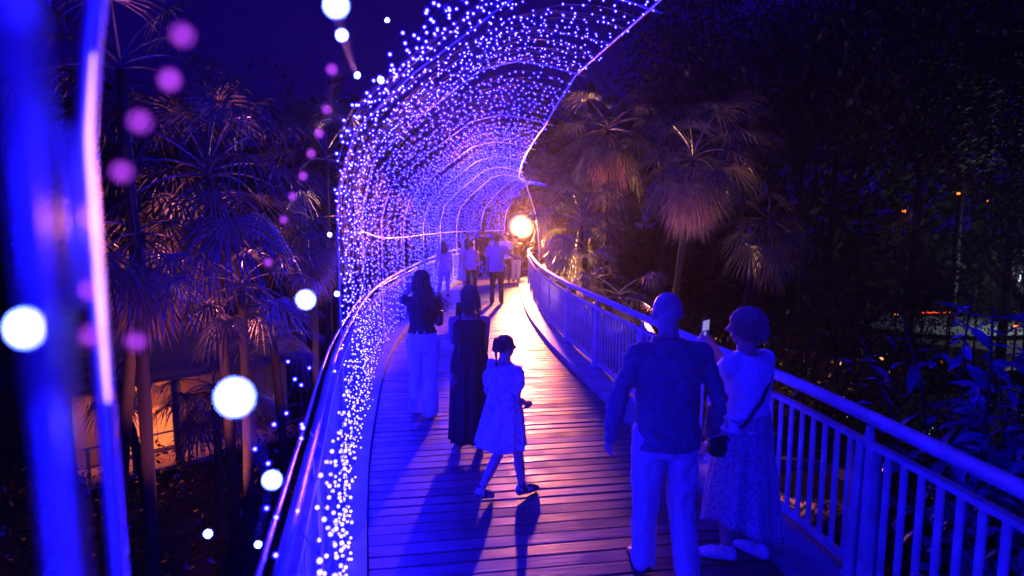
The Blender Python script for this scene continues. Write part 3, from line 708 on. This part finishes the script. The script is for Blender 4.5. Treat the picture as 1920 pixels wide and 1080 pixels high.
# ------------------------------------------------------------------ people
for nm, col in dict(skin=(.42,.26,.20), skin_dark=(.32,.19,.14)).items():
    M[nm] = mat(nm, col, .5, 0, .06, 30, .05, 200)
def cloth(nm, col, amt=.1, sc=30, bump=.25): M[nm] = mat(nm, col, .85, 0, amt, sc, bump, 260, spec=.2); return M[nm]
def print_mat(nm, a, b_, sc, lo=.48, hi=.54):
    m = cloth(nm, a, .1); r = [n for n in m.node_tree.nodes if n.type == 'VALTORGB'][0]
    r.color_ramp.elements[0].position = lo; r.color_ramp.elements[1].position = hi
    r.color_ramp.elements[0].color = a+(1,); r.color_ramp.elements[1].color = b_+(1,)
    [n for n in m.node_tree.nodes if n.type == 'TEX_NOISE' and abs(n.inputs['Scale'].default_value-30) < 1][0].inputs['Scale'].default_value = sc
    return m
cloth('navy', (.16,.15,.17)); cloth('pale', (.62,.6,.6)); cloth('jean', (.50,.47,.46)); cloth('dark', (.035,.03,.035)); cloth('white', (.72,.70,.70))
cloth('lilac', (.45,.38,.45)); cloth('ink', (.02,.02,.024))
print_mat('print_dress', (.58,.55,.56), (.36,.33,.36), 24, .56, .62)
print_mat('print_skirt', (.17,.15,.18), (.52,.49,.51), 95, .42, .58)
M['hair_dark'] = mat('hair_dark', (.025,.015,.012), .62, 0, .4, 60, .4, 150, stretch=(1,1,.15))
M['hair_brown'] = mat('hair_brown', (.10,.05,.03), .62, 0, .4, 60, .4, 150, stretch=(1,1,.15))
M['hair_blonde'] = mat('hair_blonde', (.26,.18,.12), .6, 0, .4, 60, .4, 150, stretch=(1,1,.15))
M['shoe_white'] = mat('shoe_white', (.6,.58,.58), .5, 0, .15, 25); M['leather'] = mat('leather', (.03,.022,.02), .4, 0, .3, 40, .2, 120)
M['screen'] = mat('screen_glow', (.1,.1,.12), .15, 0, .2, 30, emit=(.30,.28,.6), estr=.9)

def remesh(mb, voxel, name, m, parent, smooth=2, fold=0.0, fscale=(9,9,5), seed=0):
    me = mb.mesh(name); o = bpy.data.objects.new('tmp', me); C.objects.link(o)
    r = o.modifiers.new('r', 'REMESH'); r.mode = 'VOXEL'; r.voxel_size = voxel; r.use_smooth_shade = True
    sm = o.modifiers.new('s', 'SMOOTH'); sm.iterations = smooth; sm.factor = .5
    dg = bpy.context.evaluated_depsgraph_get(); dg.update()
    out = bpy.data.meshes.new_from_object(o.evaluated_get(dg)); out.name = name
    bpy.data.objects.remove(o); bpy.data.meshes.remove(me)
    if fold:
        nrm = [v.normal.copy() for v in out.vertices]
        for v, n in zip(out.vertices, nrm):
            q = V((v.co.x*fscale[0]+seed, v.co.y*fscale[1], v.co.z*fscale[2]))
            f = noise.noise(q) + .5*noise.noise(q*2.3)
            f = 1-abs(f)*2.2
            v.co += n*fold*(f-.4)
    out.polygons.foreach_set('use_smooth', [True]*len(out.polygons))
    out.materials.clear(); out.materials.append(m)
    return link(name, out, None, parent)

def limb(mb, pts, rad, n=14, sq=None, sub=4):
    """smooth tapered limb through the joints"""
    P = [V(p) for p in pts]; out = []; rr = []
    for i in range(len(P)-1):
        p0, p1, p2, p3 = P[max(i-1,0)], P[i], P[i+1], P[min(i+2,len(P)-1)]
        for k in range(sub):
            u = k/sub; w = .35
            c = p1.lerp(p2, u)
            cc = .5*((2*p1)+(-p0+p2)*u+(2*p0-5*p1+4*p2-p3)*u*u+(-p0+3*p1-3*p2+p3)*u**3)
            out.append(c.lerp(cc, w)); rr.append(rad[i]+(rad[i+1]-rad[i])*(3*u*u-2*u**3))
    out.append(P[-1]); rr.append(rad[-1]); mb.tube(out, rr, n, True, sq)
    mb.ell(P[0], (rad[0],)*3, 10, 7); mb.ell(P[-1], (rad[-1],)*3, 10, 7)

class Person:
    def __init__(s, foot, h, rot, label, female=False, build=1.0, voxel=.008, **J):
        s.h = h; s.f = female; s.b = build; s.vox = voxel; s.foot = V(foot); s.Rm = Matrix.Rotation(R(rot), 3, 'Z')
        sw = (.104 if female else .113)*build; hw = .056
        base = dict(hip_l=(-hw,0,.515), hip_r=(hw,0,.515), knee_l=(-hw-.004,.012,.285), knee_r=(hw+.004,.012,.285), ankle_l=(-hw-.006,-.01,.048), ankle_r=(hw+.006,-.01,.048),
                    toe_l=(-hw-.022,.095,.016), toe_r=(hw+.022,.095,.016), sh_l=(-sw,0,.792), sh_r=(sw,0,.792),
                    el_l=(-sw-.03,-.012,.635), el_r=(sw+.03,-.012,.635), wr_l=(-sw-.038,.03,.49), wr_r=(sw+.038,.03,.49), head=(0,.012,.93), face=(0,1,0), hand_l=(.15,.25,-1), hand_r=(-.15,.25,-1))
        base.update(J); s.J = {k: s.Rm @ (V(v)*(1 if k in ('face','hand_l','hand_r') else h)) for k, v in base.items()}
        s.label = label; s.name_col = None
    def L(s, x, y, z): return s.Rm @ (V((x, y, z))*s.h)
    def torso(s, mb, infl=0.0, z0=.46, z1=.86, n=24, drop=0):
        h = s.h; fm = s.f; b = s.b
        prof = [(.44,.075,.062,0),(.48,.098,.07,-.004),(.525,.102 if fm else .098,.073,-.006),(.57,.092,.064,0),(.625,.076 if fm else .088,.057,.004),(.68,.084 if fm else .094,.061,.003),(.735,.094 if fm else .104,.066,.003),(.775,.094 if fm else .106,.062,-.002),(.80,.078 if fm else .088,.05,-.005),(.822,.054,.04,-.004),(.84,.036,.034,0),(.88,.032,.034,.008)]
        rs = []
        zs = np.linspace(z0, z1, 22); A = np.array(prof)
        for z in zs:
            rx, ry, cy = [float(np.interp(z, A[:,0], A[:,k])) for k in (1,2,3)]
            rx = rx*(b if z < .81 else 1)*h + infl; ry = ry*(b if z < .81 else 1)*h + infl
            rs.append([s.Rm @ V((rx*math.copysign(abs(math.cos(a))**.85, math.cos(a)), cy*h+ry*math.copysign(abs(math.sin(a))**.9, math.sin(a)), z*h)) for a in np.linspace(0, 2*math.pi, n+1)[:-1]])
        mb.rings(rs)
    def arm(s, mb, sd, infl=0, to='wr', k=1.0):
        J = s.J; h = s.h; b = s.b*(.86 if s.f else 1.0)
        r = [.029*h*b+infl, .0245*h*b+infl, .0165*h*b+infl]
        a, e, w = J['sh_'+sd], J['el_'+sd], J['wr_'+sd]
        if to == 'wr': limb(mb, [a, a.lerp(e,.5), e, e.lerp(w,.35), w], [r[0], .0275*h*b+infl, r[1], .0255*h*b+infl, r[2]])
        else: limb(mb, [a, a.lerp(e, to)], [r[0]+infl*.3, .0275*h*b+infl*1.2])
    def leg(s, mb, sd, infl=0, k=1.0, flare=None):
        J = s.J; h = s.h; b = s.b
        hp, kn, an = J['hip_'+sd], J['knee_'+sd], J['ankle_'+sd]
        r = [.056*h*b+infl, .046*h*b+infl, .033*h*b+infl, .034*h*b+infl, .021*h+infl]
        if flare: r = [.058*h*b+infl, .05*h*b+infl, flare[0], flare[1], flare[2]]
        an2 = an if not flare else kn.lerp(an, flare[3] if len(flare) > 3 else 1.0)
        limb(mb, [hp, hp.lerp(kn,.5), kn, kn.lerp(an2,.35), an2], r)
    def head(s, mb):
        h = s.h; c = s.J['head']; f = s.J['face'].normalized(); x = f.cross(V((0,0,1))).normalized(); up = x.cross(f)
        rot = Matrix((x, f, up)).transposed()
        k = h if h > 1.5 else h*1.0+.0
        hs = .143*h/2 if h > 1.5 else .088
        s.hs = hs; s.hrot = rot; s.hc = c
        P = lambda a, b_, d: c + rot @ V((a*hs, b_*hs, d*hs))
        s.HP = P
        mb.ell(P(0,-.10,.22), (.66*hs,.82*hs,.76*hs), 18, 12, rot)
        mb.ell(P(0,.12,-.30), (.54*hs,.62*hs,.66*hs), 16, 10, rot)
        mb.ell(P(0,.30,-.68), (.30*hs,.36*hs,.26*hs), 12, 8, rot)
        mb.tube([P(0,.74,.12), P(0,.95,-.22), P(0,.74,-.30)], [.07*hs,.15*hs,.10*hs], 8)
        mb.ell(P(0,.66,-.52), (.22*hs,.14*hs,.06*hs), 10, 6, rot)
        for sx in (-1,1):
            mb.ell(P(sx*.70,-.10,-.06), (.11*hs,.20*hs,.29*hs), 10, 7, rot)
            mb.ell(P(sx*.26,.70,.14), (.16*hs,.07*hs,.06*hs), 8, 6, rot)
        nb = c - up*hs*.45 - f*hs*.16; limb(mb, [s.L(0,-.004,.82), nb], [.036*h if not s.f else .031*h, .033*h if not s.f else .028*h])
    def hand(s, mb, sd, curl=.35, size=1.0):
        w = s.J['wr_'+sd]; e = s.J['el_'+sd]; d = (w-e).normalized(); h = s.h*size
        inward = s.J['hand_'+sd]; inward = s.Rm @ V(inward) if False else inward
        n = (inward - d*inward.dot(d))
        if n.length < .05: n = V((0,1,0)) - d*d.y
        n.normalize(); x = d.cross(n).normalized()
        pl = .052*h
        rs = []
        for u, wd, th in ((0,.016,.013),(.35,.021,.012),(.8,.024,.0105),(1,.022,.008)):
            c = w+d*pl*u; rs.append([c+x*wd*h*math.cos(a)+n*th*h*math.sin(a) for a in np.linspace(0,2*math.pi,13)[:-1]])
        mb.rings(rs)
        thumb = 1
        for i, (off, ln) in enumerate(((-.0175,.040),(-.006,.046),(.006,.043),(.0172,.034))):
            p = w+d*pl*.9+x*off*h; dd = (d + x*off*5).normalized(); pts = [w+d*pl*.55+x*off*h*.8, p]; ang = 0
            for j in range(3):
                ang += curl*(1+.1*i); q = (dd*math.cos(ang)+n*math.sin(ang)); p = p+q*ln*h*(.44,.32,.26)[j]; pts.append(p)
            limb(mb, pts, [.0062*h,.0062*h,.0058*h,.0054*h,.0046*h], 8, None, 2)
        tp = w+d*pl*.25-x*.014*h; t1 = tp+(d*.6-x*.75+n*.35).normalized()*.026*h; t2 = t1+(d*.9-x*.25+n*.35).normalized()*.022*h
        limb(mb, [w+d*pl*.1, tp, t1, t2], [.009*h,.0085*h,.007*h,.0055*h], 8, None, 2)
    def foot_(s, mb, sd, infl=0, top=.0):
        h = s.h; a, t = s.J['ankle_'+sd], s.J['toe_'+sd]; d = (t-a); d = d.normalized()
        fd = V((d.x, d.y, 0)); fd = fd.normalized() if fd.length > .01 else V((0,1,0))
        heel = a - d*.02*h; heel = heel - V((0,0,.026*h))
        mid = a.lerp(t,.5) - V((0,0,.004*h))
        limb(mb, [a+V((0,0,.01*h+top)), heel+V((0,0,.008*h))], [.022*h+infl,.02*h+infl])
        limb(mb, [heel, mid, t], [.021*h+infl*.6,.025*h+infl*.6,.016*h+infl*.6], 12)
    def body(s, m, hands=True, feet=True, curl_l=.35, curl_r=.35):
        mb = MB(); s.torso(mb)
        for sd in 'lr':
            s.arm(mb, sd); s.leg(mb, sd); s.hand(mb, sd, curl_l if sd == 'l' else curl_r)
            if feet: s.foot_(mb, sd)
            limb(mb, [s.L(0,-.003,.79), s.J['sh_'+sd]], [.046*s.h*s.b,.030*s.h*s.b*(.86 if s.f else 1)])
        s.head(mb)
        o = remesh(mb, s.vox*.75, 'person', m, None); o.location = s.foot; tag(o, s.label, 'person'); s.o = o
        hs = s.hs
        e = MB()
        for sx in (-1,1): e.ell(s.HP(sx*.26,.68,.04), (.085*hs,.07*hs,.05*hs), 8, 6, s.hrot)
        e.build('eyes', M['dark'], o, True)
        return o
    def top(s, m, name='shirt', infl=.012, z0=.46, z1=.845, sleeve='wr', fold=.010, neck=True, seed=0, sl_inf=None):
        mb = MB(); s.torso(mb, infl, z0, z1 if neck else .80)
        for sd in 'lr':
            if sleeve: 
                s.arm(mb, sd, sl_inf or infl*.8, sleeve if sleeve == 'wr' else sleeve)
                limb(mb, [s.L(0,-.003,.785), s.J['sh_'+sd]], [.048*s.h*s.b+infl*.6,.031*s.h*s.b*(.86 if s.f else 1)+infl*.8])
        return remesh(mb, s.vox*.9, name, m, s.o, 2, fold, (7,7,9), seed)
    def trousers(s, m, name='trousers', infl=.014, flare=None, fold=.010, seed=3, waist=.575):
        mb = MB(); s.torso(mb, infl*.8, .45, waist)
        for sd in 'lr': s.leg(mb, sd, infl, 1, flare)
        return remesh(mb, s.vox, name, m, s.o, 2, fold, (8,8,5), seed)
    def shoes(s, m, infl=.006):
        for sd in 'lr':
            mb = MB(); s.foot_(mb, sd, infl); remesh(mb, s.vox*.9, 'shoe', m, s.o, 2)
    def skirt(s, m, name, z0, z1, w0, w1, amp=.02, k=9, sway=(0,0), hem=None, seed=0, d0=None):
        n = 96; rs = []; h = s.h
        for i in range(26):
            u = i/25; z = z0+(z1-z0)*u; w = max(w0+(w1-w0)*u**.85, .016+s.b*float(np.interp(z, [.40,.52,.58,.625,.66], [.104,.102,.092,.076,.08]))); ring = []
            for j in range(n):
                a = 2*math.pi*j/n
                rip = amp*u**.7*(math.sin(k*a+seed+2*u)+.6*math.sin((k*1.7)//1*a+1.3*seed)+.5*noise.noise(V((math.cos(a)*2.5, math.sin(a)*2.5, u*1.5+seed))))
                hz = (hem(a)*u**2 if hem else 0)
                ring.append(s.Rm @ (V(((w+rip)*math.cos(a)+sway[0]*u*u, ((w*.78+.06*w*u)+rip)*math.sin(a)+sway[1]*u*u-.004, z+hz))*h))
            rs.append(ring)
        mb = MB(); mb.rings(rs); return mb.build(name, m, s.o, True)
    def hair_cap(s, m, grow=1.1, back=.0, face=.35, rough=.006, name='hair', low=-.5):
        mb = MB(); hs = s.hs; P = s.HP
        mb.ell(P(0,-.16,.26), (.73*hs*grow,.84*hs*grow,.76*hs*grow), 22, 14, s.hrot)
        mb.ell(P(0,-.42,low+.35), (.60*hs*grow,.48*hs*grow,.5*hs*grow), 18, 10, s.hrot)
        o = remesh(mb, s.vox*.7, name, m, s.o, 1, rough, (45,45,14), 2); return o
    def strands(s, m, n, length, sway=(0,0,0), spread=.9, rad=.006, name='hair_lock', wave=.01, z0=.45, gather=None):
        mb = MB(); hs = s.hs
        for i in range(n):
            a = random.uniform(-spread, spread)*math.pi*.62; zt = random.uniform(-.25, .75)
            p = s.HP(.72*math.sin(a)*math.cos(zt*.7), -.16-.86*math.cos(a)*math.cos(zt*.7), .25+.75*zt)
            ln = length*random.uniform(.75,1.05); pts = []
            ph = random.random()*6
            out = (p-s.HP(0,-.1,p.z*0)).normalized()*.022
            for u in np.linspace(0,1,8):
                q = p + V(sway)*u*u*1.0 + V((0,0,-ln*u)) + out*math.sin(u*3)
                if gather is not None: q = q.lerp(gather+V((0,0,-ln*u))+V(sway)*u*u, min(1,u*2.5)*.92)
                q += V((math.sin(u*7+ph), math.cos(u*6+ph), 0))*wave*u
                pts.append(q)
            mb.tube(pts, [rad*(1.1-.7*u) for u in np.linspace(0,1,8)], 5)
        return mb.build(name, m, s.o, True)
def phone(p, d, label, size=(.075,.009,.155), lit=True, zrot=0, roll=0):
    p = V(p); root = empty('phone', p, label=label, cat='phone'); root.rotation_euler = (R(8), R(roll), R(zrot))
    b = MB(); b.box((0,0,0), size); b.build('case', M['black'], root)
    b = MB(); b.box((0,-size[1]/2-.001,0), (size[0]*.9,.001,size[2]*.92)); b.build('screen', M['screen'] if lit else M['black'], root)
    b = MB(); b.tube([(-.018,size[1]/2,.05),(-.018,size[1]/2+.002,.05)], .011, 10); b.build('camera_lens', M['black'], root)
def strap(pts, m, parent, name='strap', w=.011):
    b = MB(); b.tube(pts, w, 6, True, .35); return b.build(name, m, parent, True)
def bag(loc, size, rotz, m, label, straps, cat='bag', flap=True):
    root = empty('bag', loc, label=label, cat=cat); root.rotation_euler.z = R(rotz)
    mb = MB(); mb.ell((0,0,0), (size[0]/2,size[1]/2,size[2]/2), 16, 10); mb.box((0,0,.0), (size[0]*.86,size[1]*.7,size[2]*.72))
    remesh(mb, .012, 'bag_body', m, root, 4)
    if flap:
        b = MB(); b.rings([[V((size[0]*.43*math.cos(a)*k, size[1]*.55*math.sin(a)*k, size[2]*z)) for a in np.linspace(0,6.283,17)[:-1]] for k, z in ((1,.28),(1.04,.38),(.8,.47))]); b.build('flap', m, root, True)
    inv = Matrix.Rotation(-R(rotz), 3, 'Z')
    for st in straps: strap([inv @ (V(p)-V(loc)) for p in st], m, root)

# bald man, near right
mp = V((.97, 3.72, 0)); h = 1.83
P = Person(mp, h, 6, 'bald man in a long-sleeved dark sweater and pale trousers walking away', build=1.0, voxel=.008,
    el_l=(-.178,-.01,.632), wr_l=(-.186,.04,.488), el_r=(.175,-.02,.63), wr_r=(.178,.045,.485), knee_l=(-.058,.03,.285), ankle_l=(-.06,.03,.048), toe_l=(-.075,.13,.016), knee_r=(.064,.01,.285), ankle_r=(.068,-.055,.05), toe_r=(.085,.045,.014), face=(-.12,1,.05), hand_l=(1,.3,0), hand_r=(-1,.3,0), head=(-.005,.018,.932))
P.body(M['skin'], curl_l=.45, curl_r=.5); P.top(M['navy'], 'sweater', .027, .475, .85, 'wr', .012, seed=1, sl_inf=.011); P.trousers(M['jean'], 'trousers', .012, (.050*h,.045*h,.043*h,1.02), .009, 4, .51); P.shoes(M['leather'], .008)
b = MB(); pr = P.J['ankle_l']
# woman taking a photo by the railing
lp = V((1.53, 3.92, 0)); h = 1.70
def wl(px, py, Y, foot): return unproj(px, py, Y)-foot
def setj(P, **k):
    for a, b_ in k.items(): P.J[a] = V(b_)
P = Person(lp, h, 32, 'woman with short fair hair holding up a phone, in light top and patterned skirt', True, 1.04, .008, face=(-.45,1,-.02),
    knee_l=(-.05,.02,.285), ankle_l=(-.06,.01,.048), toe_l=(-.12,.09,.016), knee_r=(.06,-.02,.285), ankle_r=(.065,-.05,.048), toe_r=(.06,.05,.016))
ph = unproj(1322, 618, 4.28)
setj(P, el_l=wl(1352,705,3.98,lp), wr_l=wl(1322,648,4.2,lp), el_r=wl(1385,735,4.12,lp), wr_r=wl(1340,652,4.26,lp), hand_l=(.5,.6,.3), hand_r=(-.6,.4,.2))
P.body(M['skin'], curl_l=.55, curl_r=.6); P.top(M['white'], 'top', .030, .545, .83, .42, .009, seed=6, sl_inf=.022)
P.skirt(M['print_skirt'], 'skirt', .60, .15, .098, .165, .012, 8, (0,0), lambda a: .035*math.sin(a*2+1)-.02*math.cos(a), 2)
P.shoes(M['shoe_white'], .006); P.hair_cap(M['hair_blonde'], 1.12, rough=.012, low=-.52); P.strands(M['hair_blonde'], 210, .115, (0,0,0), 1.15, .0045, wave=.018)
phone(ph, None, 'phone with a bright screen held up by the woman at the railing', zrot=32, roll=-6)
bp = unproj(1352, 835, 3.82)
bag(bp, (.22,.10,.16), 30, M['leather'], 'dark crossbody bag with studded trim at the fair-haired woman\'s hip', [[P.foot+P.L(.085,-.01,.815), P.foot+P.L(.06,-.075,.76), P.foot+P.L(-.02,-.092,.67), P.foot+P.L(-.09,-.075,.585), bp+V((.03,0,.06))], [P.foot+P.L(.085,-.01,.815), P.foot+P.L(.06,.06,.78), P.foot+P.L(-.04,.095,.68), bp+V((-.03,.03,.06))]])
b = MB()
for i in range(7): b.ell(bp+V((-.10+.016*i, -.035-.004*i, .055+.008*i)), (.0065,)*3, 8, 6)
tag(b.build('bracelet', M['shoe_white']), 'row of shiny studs along the dark crossbody bag', 'trim')

# woman in the long dark dress
cp_ = V((-.42, 5.95, 0)); h = 1.62
P = Person(cp_, h, 4, 'woman in a long dark strappy dress filming with her phone on the boardwalk', True, 1.0, .009, face=(-.15,1,.05))
phc = unproj(862, 582, 6.2)
setj(P, el_l=wl(848,640,6.02,cp_), wr_l=wl(864,600,6.2,cp_), el_r=wl(908,668,6.12,cp_), wr_r=wl(884,622,6.32,cp_), hand_l=(.7,.4,.1), hand_r=(-.7,.4,.2))
P.body(M['skin_dark']); P.top(M['ink'], 'bodice', .009, .63, 0, None, .004, False)
P.skirt(M['ink'], 'long_skirt', .655, .045, .084, .125, .010, 10, (.0,0), None, 1)
P.shoes(M['leather']); P.hair_cap(M['hair_brown'], 1.06, rough=.010, low=-.5); P.strands(M['hair_brown'], 130, .20, (.02,0,0), .62, .005, wave=.012)
for sx in (-1,1): strap([P.L(sx*.052,-.062,.77), P.L(sx*.055,-.02,.832), P.L(sx*.055,.06,.78)], M['ink'], P.o, 'dress_strap', .009)
phone(phc, None, 'dark phone held up by the woman in the long dress', size=(.08,.01,.165), lit=False, zrot=10, roll=4)
bc = unproj(857, 716, 5.85)
bag(bc, (.15,.11,.19), 10, M['leather'], 'small dark shoulder bag hanging at the long dress wearer\'s left hip', [[P.foot+P.L(-.055,-.045,.825), P.foot+P.L(-.06,-.085,.72), bc+V((.035,-.05,.3)), bc+V((.02,-.02,.08))]])

# girl
gp = V((-.06, 4.80, 0)); h = 1.37
P = Person(gp, h, -48, 'girl in a short printed dress and trainers walking to the right', True, .92, .008, face=(.35,1,0), head=(0,.012,.925),
    knee_l=(-.03,-.005,.30), ankle_l=(-.045,-.15,.075), toe_l=(-.05,-.06,.02), knee_r=(.04,.07,.285), ankle_r=(.045,.10,.052), toe_r=(.055,.21,.018),
    el_l=(-.128,-.03,.64), wr_l=(-.10,.05,.56), el_r=(.128,-.01,.64), wr_r=(.075,.11,.575), hand_l=(1,.3,.2), hand_r=(-1,.2,.3))
P.body(M['skin'], curl_l=.5, curl_r=.6); P.top(M['print_dress'], 'dress_top', .022, .55, .825, .55, .012, seed=9, sl_inf=.026)
P.skirt(M['print_dress'], 'dress_skirt', .69, .335, .088, .165, .010, 9, (-.02,-.015), None, 4); P.shoes(print_mat('trainer', (.5,.48,.5), (.06,.05,.07), 28, .46, .50), .009)
P.hair_cap(M['hair_brown'], 1.04, rough=.009, low=-.42); P.strands(M['hair_brown'], 120, .06, (0,0,0), 1.0, .004, 'hair_lock', .006); P.strands(M['hair_brown'], 50, .22, (0,0,0), .4, .005, 'ponytail', .006, gather=P.HP(0,-.95,-.15))

# woman in pale trousers, long hair
wp = V((-1.03, 6.95, 0)); h = 1.68
P = Person(wp, h, -4, 'woman with long windblown hair in a dark top and pale wide trousers, arms raised', True, 1.0, .009, face=(.1,1,.1),
    knee_l=(-.05,.02,.285), ankle_l=(-.055,.03,.05), toe_l=(-.06,.12,.016), knee_r=(.05,.0,.285), ankle_r=(.055,-.06,.055), toe_r=(.065,.03,.016))
setj(P, el_l=wl(757,560,7.1,wp), wr_l=wl(772,533,7.25,wp), el_r=wl(822,580,7.2,wp), wr_r=wl(800,545,7.35,wp), hand_l=(.6,.5,0), hand_r=(-.6,.5,0))
P.body(M['skin']); P.top(M['ink'], 'top', .016, .575, .84, .8, .006, seed=3); P.trousers(M['pale'], 'wide_trousers', .014, (.050*h,.052*h,.056*h,1.03), .010, 8, .605); P.shoes(M['leather'])
P.hair_cap(M['hair_dark'], 1.14, rough=.008); P.strands(M['hair_dark'], 230, .47, (.09,-.04,0), .85, .0085, wave=.025); P.strands(M['hair_brown'], 80, .40, (.24,-.03,.05), .8, .005, 'windblown_lock', .035)
bw = unproj(823, 597, 6.95)
bag(bw, (.11,.10,.20), 10, M['leather'], 'dark bag tucked under the arm of the long-haired woman', [[bw+V((0,0,.08)), bw+V((-.02,0,.22)), P.foot+P.L(.1,-.01,.82)]])

# far people
def walker(foot, h, rot, label, female, topm, botm, hairm, sleeve=.6, long_=False, skirtz=None, vox=.014, **J):
    P = Person(foot, h, rot, label, female, J.pop('build', 1.0), vox, **J)
    P.body(M['skin']); P.top(topm, 'shirt', .024, .48, .84, sleeve, .008, seed=h*10)
    if skirtz: P.skirt(botm, 'skirt', .60, skirtz, .09, .17, .014, 8, J.get('sway', (0,0)))
    else: P.trousers(botm, 'trousers', .012, None, .006, 3, .505)
    P.shoes(M['leather']); P.hair_cap(hairm, 1.06 if not long_ else 1.12)
    if long_: P.strands(hairm, 90, .38, (0,-.02,0), .6, .009, wave=.02)
    return P
fm = V((-.40, 16.0, 0)); 
P = Person(fm, 1.83, -2, 'man in a pale shirt and black trousers reaching his arm towards the right railing', False, 1.02, .012, knee_l=(-.06,.03,.285), ankle_l=(-.07,-.03,.05), toe_l=(-.085,.06,.016), knee_r=(.058,.02,.285), ankle_r=(.062,.0,.048))
setj(P, el_r=wl(958,478,16.1,fm), wr_r=wl(975,484,16.2,fm), hand_r=(0,0,-1), el_l=wl(914,490,15.95,fm), wr_l=wl(912,512,15.9,fm))
P.body(M['skin']); P.top(M['lilac'], 'shirt', .026, .47, .845, .5, .010, seed=2, sl_inf=.02); P.trousers(M['ink'], 'trousers', .012, (.04*1.83,.036*1.83,.034*1.83), .006, 3, .505); P.shoes(M['leather'], .008); P.hair_cap(M['hair_brown'], 1.03)
walker((-1.17,17.6,0), 1.60, 0, 'person with short hair in a sleeveless lilac top and black trousers', False, M['lilac'], M['ink'], M['hair_dark'], None, build=.92)
walker((-1.36,18.6,0), 1.62, 10, 'woman in a flared blue-lit skirt beside the short-haired walker', True, M['lilac'], M['jean'], M['hair_dark'], .4, True, .22)
walker((-1.93,17.4,0), 1.58, 12, 'woman with long hair in a white blouse and loose trousers near the left lights', True, M['white'], M['jean'], M['hair_brown'], .6, True, knee_l=(-.07,.05,.285), ankle_l=(-.09,.07,.048))
walker((-1.12,23.2,0), 1.80, 0, 'dark figure standing at the far end of the tunnel, taller than the one beside it', False, M['ink'], M['dark'], M['hair_dark'], 'wr')
walker((-1.62,22.6,0), 1.66, 0, 'long-haired figure in a pinkish top at the far end of the tunnel', True, M['lilac'], M['dark'], M['hair_brown'], 'wr', True)
walker((-.22,21.2,0), 1.72, 170, 'person in a white top standing just left of the floodlight', True, M['white'], M['dark'], M['hair_dark'], .5)
P = walker((.14,21.6,0), 1.62, 200, 'person in pale trousers and white shoes standing below the floodlight', False, M['dark'], M['pale'], M['hair_dark'], 'wr')
# ------------------------------------------------------------------ haze: the faint mist in the lit air
b = MB(); b.box((0, 25, 6), (2*ext+10, 2*ext+60, 24))
b.box((0,0,0),(0,0,0)) if False else None
m = bpy.data.materials.new('haze_air'); m.use_nodes = True; nt = m.node_tree; nt.nodes.clear()
o_ = nt.nodes.new('ShaderNodeOutputMaterial'); pv = nt.nodes.new('ShaderNodeVolumePrincipled'); pv.inputs['Density'].default_value = HAZE; pv.inputs['Color'].default_value = (.9,.9,.95,1); pv.inputs['Anisotropy'].default_value = .8
nt.links.new(pv.outputs[0], o_.inputs['Volume'])
hz = b.build('haze', m); hz['kind'] = 'stuff'
